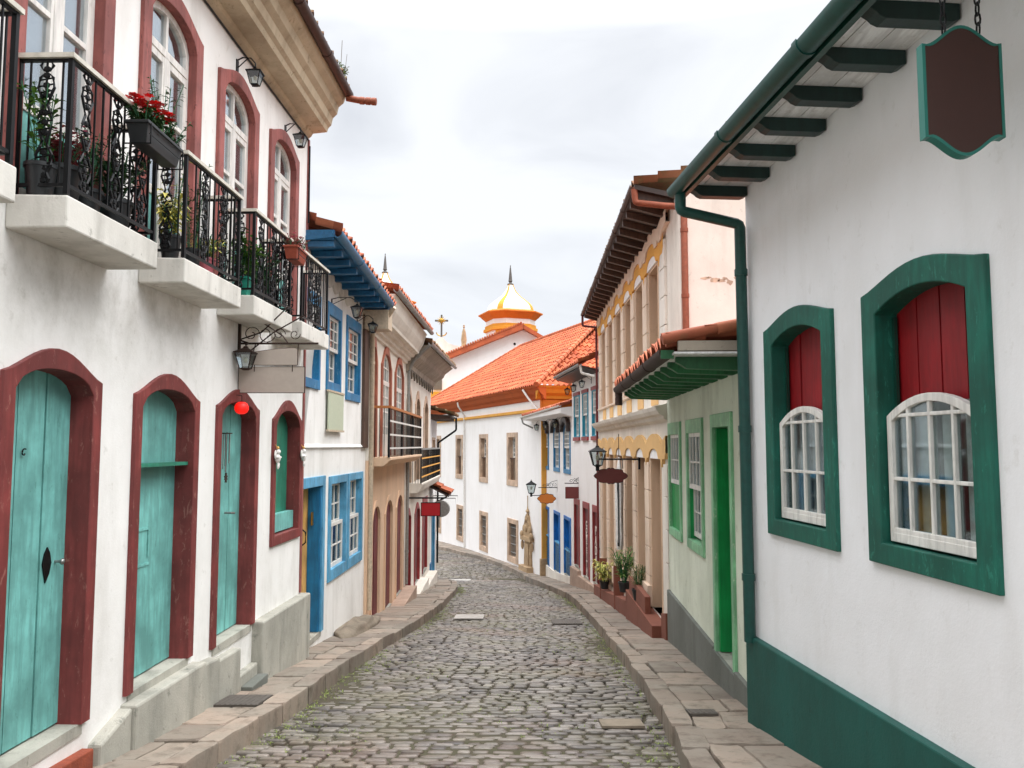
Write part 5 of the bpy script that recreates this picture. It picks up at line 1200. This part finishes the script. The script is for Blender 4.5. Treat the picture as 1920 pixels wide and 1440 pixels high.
for y_, lb in ((9.77, 'white ceramic angel ornament on the left side of the small arched window'), (10.86, 'white ceramic angel ornament on the right side of the small arched window')):
    p_ = FL1.T(y_, .06, -.16); r = thing('angel_ornament', lb, 'ornament', p_, 'angel ornaments by the window', local=True)
    g = MB(); g.ball((0, 0, 0), (.035, .045, .06), 2); g.ball((.005, 0, .08), .032, 2); g.ball((.02, -.04, .015), (.02, .025, .015), 1); g.ball((.02, .04, .015), (.02, .025, .015), 1); g.ball((.01, -.015, -.09), (.015, .015, .045), 1); g.ball((.01, .015, -.085), (.015, .015, .045), 1); build('body', g, 'ceramic_white', r, smooth=True)
    g = MB()
    for sg in (-1, 1): g.ball((-.01, sg*.06, .05), (.012, .035, .055), 2)
    build('wings', g, 'ceramic_white', r, smooth=True); g = MB(); g.tube([(0, 0, .11), (-.03, 0, .17)], .004, 5); g.ball((0, 0, .13), (.02, .03, .02), 1); build('hanger', g, 'yellow_door', r)
# ------------------------------------------------------------------ plants
def stems(g, gs, base, n, h, spread, leafn, ll, lw, up=.4, droop=.3, jit=.5):
    for i in range(int(n*1.5)):
        a_ = random.uniform(0, 2*pi); s_ = random.uniform(.1, 1)*spread; hh = h*random.uniform(.6, 1)
        tip = Vector((cos(a_)*s_, sin(a_)*s_, hh)); p0 = Vector(base)+Vector((cos(a_)*.03, sin(a_)*.03, 0)); mid = p0+tip*.5+Vector((0, 0, hh*.12))
        pts = [p0, mid, p0+tip]; gs.tube([tuple(p) for p in pts], .0035, 4)
        leafn_ = int(leafn*1.4)
        for j in range(leafn_):
            f = .15+.85*j/leafn_; q = p0.lerp(mid, f*2) if f < .5 else mid.lerp(p0+tip, f*2-1)
            b_ = random.uniform(0, 2*pi); g.leaf(q, (cos(b_), sin(b_), up+random.uniform(-jit, jit)), ll*random.uniform(.6, 1.2), lw*random.uniform(.7, 1.2), droop)
def flowers(g, c, n, r, size, mat_z=.0):
    for i in range(n):
        q = (c[0]+random.gauss(0, r[0]), c[1]+random.gauss(0, r[1]), c[2]+random.gauss(0, r[2]))
        for k in range(6): a_ = 2*pi*k/6+i; g.leaf(q, (cos(a_), sin(a_), .5), size, size*.5, .2)
def potted(label, p, ptop, pbot, ph, pmat, spec, fl=None, name='potted_plant', leaf='leaf', group='potted plants on the balconies', stemn=None, square=False):
    r = thing(name, label, 'plant', p, group, local=True); g = MB(); sg = 4 if square else 16
    g.lathe([(pbot, 0), (ptop, ph*.88), (ptop*1.08, ph*.88), (ptop*1.08, ph), (ptop*.95, ph), (ptop*.9, ph*.9)], (0, 0, 0), sg, rot=pi/4 if square else 0); build('pot', g, pmat, r, smooth=not square, bevel=.004 if square else 0)
    g = MB(); g.lathe([(ptop*.9, ph*.86), (ptop*.3, ph*.9)], (0, 0, 0), 12); build('soil', g, 'soil', r)
    g, gs = MB(), MB()
    for sp_ in spec: stems(g, gs, (0, 0, ph*.88), *sp_)
    ptint(g); build('foliage', g, leaf, r); build('stems', gs, 'leaf_dark' if False else 'green_rafter', r)
    if fl:
        g = MB(); flowers(g, *fl[:-1]); build('blossom', g, fl[-1], r)
    return r
random.seed(21)
B = lambda y, n, z=1.515: FL1.T(y, n, z)
potted('large black pot with pink and red leaved plant on the second balcony corner', B(4.98, .17), .13, .09, .24, 'black_plastic', [(26, .28, .17, 7, .07, .035, .4, .3), ], ((0, 0, .42), 14, (.07, .07, .05), .022, 'pink_petal'), leaf='leaf_red')
potted('tall leafy green plant behind the red-leaved one', B(4.8, .15), .09, .07, .2, 'black_plastic', [(6, .6, .12, 9, .1, .03, .5, .3)], leaf='leaf')
potted('dark bushy plant in a black pot at the far end of the second balcony', B(5.6, .18), .12, .09, .22, 'black_plastic', [(20, .4, .2, 8, .08, .03, .4, .3)], leaf='leaf_dark')
potted('trailing dark plant in a black pot in the middle of the second balcony', B(5.3, .14), .11, .08, .2, 'black_plastic', [(14, .5, .15, 8, .07, .025, .4, .3)], leaf='leaf_dark')
potted('yellow-green leafy plant in a black pot at the near end of the third balcony', B(6.47, .19), .085, .06, .2, 'black_plastic', [(9, .42, .14, 9, .1, .04, .3, .5), (4, .75, .1, 8, .06, .02)], leaf='leaf_yellow')
potted('spiky yellow plant in a pink pot on the third balcony', B(7.1, .22), .085, .06, .16, 'pink_plastic', [(26, .22, .16, 3, .13, .018, .5, .3)], leaf='leaf_yellow')
potted('dark green climbing plant against the third balcony railing', B(6.85, .2), .08, .06, .18, 'black_plastic', [(6, .8, .1, 14, .06, .025)], leaf='leaf_dark')
potted('broad-leaved green plant in a square teal pot at the near end of the fourth balcony', B(8.1, .2), .1, .075, .2, 'teal_plastic', [(12, .5, .16, 7, .13, .06, .4, .4)], ((0, 0, .5), 3, (.06, .06, .04), .02, 'red_petal'), square=True)
potted('dark dense plant in the middle of the fourth balcony', B(8.55, .17), .1, .08, .2, 'black_plastic', [(26, .45, .22, 8, .07, .03)], leaf='leaf_dark')
potted('bushy dark plant at the far end of the fourth balcony', B(8.95, .15), .1, .08, .18, 'black_plastic', [(20, .35, .16, 8, .07, .03)], leaf='leaf_dark')
def flower_box(label, yc, L_, z, n, mat, spec, fl, leaf, tall=None):
    p = FL1.T(yc, n, z); r = thing('flower_box', label, 'flower box', p, 'flower boxes hung on the railings', local=True); F_ = lambda a_, b_, c_: (b_, a_, c_)
    g = MB(F_); q = lambda l, w, z_: [(-l, -w, z_), (l, -w, z_), (l, w, z_), (-l, w, z_)]
    l, w, h = L_/2, .075, .15
    g.loops([q(l-.03, w-.02, 0), q(l, w, h*.85), q(l+.01, w+.01, h*.85), q(l+.01, w+.01, h), q(l-.008, w-.008, h), q(l-.01, w-.01, h*.8)], True, True); build('box', g, mat, r, bevel=.004)
    g = MB(F_)
    for s_ in (-1, 1): g.box(s_*l*.93-.004, s_*l*.93+.004, -w-.02, w+.02, -.012, -.004); g.box(s_*l*.93-.004, s_*l*.93+.004, w+.012, w+.02, -.01, .13); g.box(s_*l*.93-.004, s_*l*.93+.004, -w-.02, -w-.012, -.01, .2)
    g.box(-l, l, w+.012, w+.018, .05, .056); g.box(-l, l, w+.012, w+.018, .12, .126); build('rack', g, 'iron', r)
    g, gs = MB(F_), MB(F_)
    for (x_, *sp_) in spec: stems(g, gs, (x_, 0, h*.8), *sp_)
    ptint(g); build('foliage', g, leaf, r); build('stems', gs, 'green_rafter', r)
    g = MB(F_); 
    for f_ in fl[:-1]: flowers(g, *f_)
    build('blossom', g, fl[-1], r)
flower_box('dark grey flower box full of bright red blossom on the second balcony rail', 5.58, .56, 2.06, .47, 'black_plastic', [(-.18, 16, .18, .12, 6, .07, .03, .3, .4), (0, 16, .16, .12, 6, .07, .03, .3, .4), (.18, 14, .15, .12, 6, .06, .02, .3, .4), (.1, 5, .55, .14, 14, .05, .014, .3, .2), (.22, 4, .3, .2, 8, .06, .025)], [((-.15, 0, .3), 30, (.09, .05, .03), .048), ((.06, .02, .28), 20, (.08, .05, .025), .042), 'red_petal'], 'leaf_dark')
flower_box('terracotta-coloured flower box with pink flowers on the fourth balcony rail', 9.0, .42, 2.08, .46, 'terracotta', [(-.12, 12, .15, .1, 6, .05, .02), (.1, 12, .17, .12, 6, .05, .02), (.2, 3, .2, .2, 5, .04, .02)], [((-.08, 0, .27), 5, (.05, .04, .02), .03), ((.14, 0, .25), 4, (.04, .04, .02), .028), 'pink_petal'], 'leaf_red')
g, gs = MB(), MB(); p_ = FL1.T(10.75, .5, 5.0)
stems(g, gs, p_, 16, .26, .12, 9, .05, .022); g_, gs_ = g, gs; r = thing('weed', 'green weed sprouting from the end of the gutter of the balcony house', 'weed', p_); ptint(g); build('foliage', g, 'leaf', r)
gs.tube([p_, (p_[0]+.02, p_[1], p_[2]+.62)], .004, 4); gs.tube([(p_[0]+.05, p_[1], p_[2]), (p_[0]+.09, p_[1], p_[2]+.42)], .003, 4); build('stems', gs, 'leaf_dry' if False else 'grey_wood', r)
for (yy, n, h, lb, sp_, lf) in ((16.6, .22, -2.98, 'spiky green plants growing behind the low brown wall on the right', [(26, .75, .28, 4, .3, .03, .9, .3)], 'leaf'), (15.1, .16, -2.86, 'feathery grass in a pot before the arched openings on the right', [(22, .5, .15, 4, .22, .02, .9, .3)], 'leaf_dry'), (20.6, .18, -3.62, 'light green dracaena on the step near the padaria door', [(18, .55, .3, 5, .28, .04, .5, .5)], 'leaf_yellow')):
    potted(lb, FR3.T(yy, n, h), .12, .09, .2, 'black_plastic', sp_, leaf=lf, group='plants on the steps of the cream house')
p_ = FR3.T(17.4, .2, -1.0); r = thing('hanging_banner', 'narrow black and white fabric roll hanging beside the arched openings', 'banner', p_, local=True)
g = MB()
ls = []
for j in range(13):
    z = .75-.165*j; rr = (.02+.09*min(1, j/2.5))*(1 if j < 12 else .7); ls.append([(rr*.7*cos(2*pi*k/14)*(1+.25*sin(k*2.6+j*.4)), rr*sin(2*pi*k/14)*(1+.2*sin(k*3.1)), z) for k in range(14)])
g.loops(ls, True, True); build('cloth', g, 'curtain', r, smooth=True)
g = MB()
for a_ in (.3, 2.4, 4.2): g.loops([[(.083*cos(a_+d), .118*sin(a_+d), z) for d in (-.28, .28)] for z in (.45, -1.15)], close=False)
build('stripe', g, 'black_plastic', r); g = MB(); g.tube([(0, 0, .74), (0, 0, 1.25)], .008, 5); build('cord', g, 'iron', r)
done_local()
for o in list(COL.objects):
    if o.name.startswith('tmp'): bpy.data.objects.remove(o)
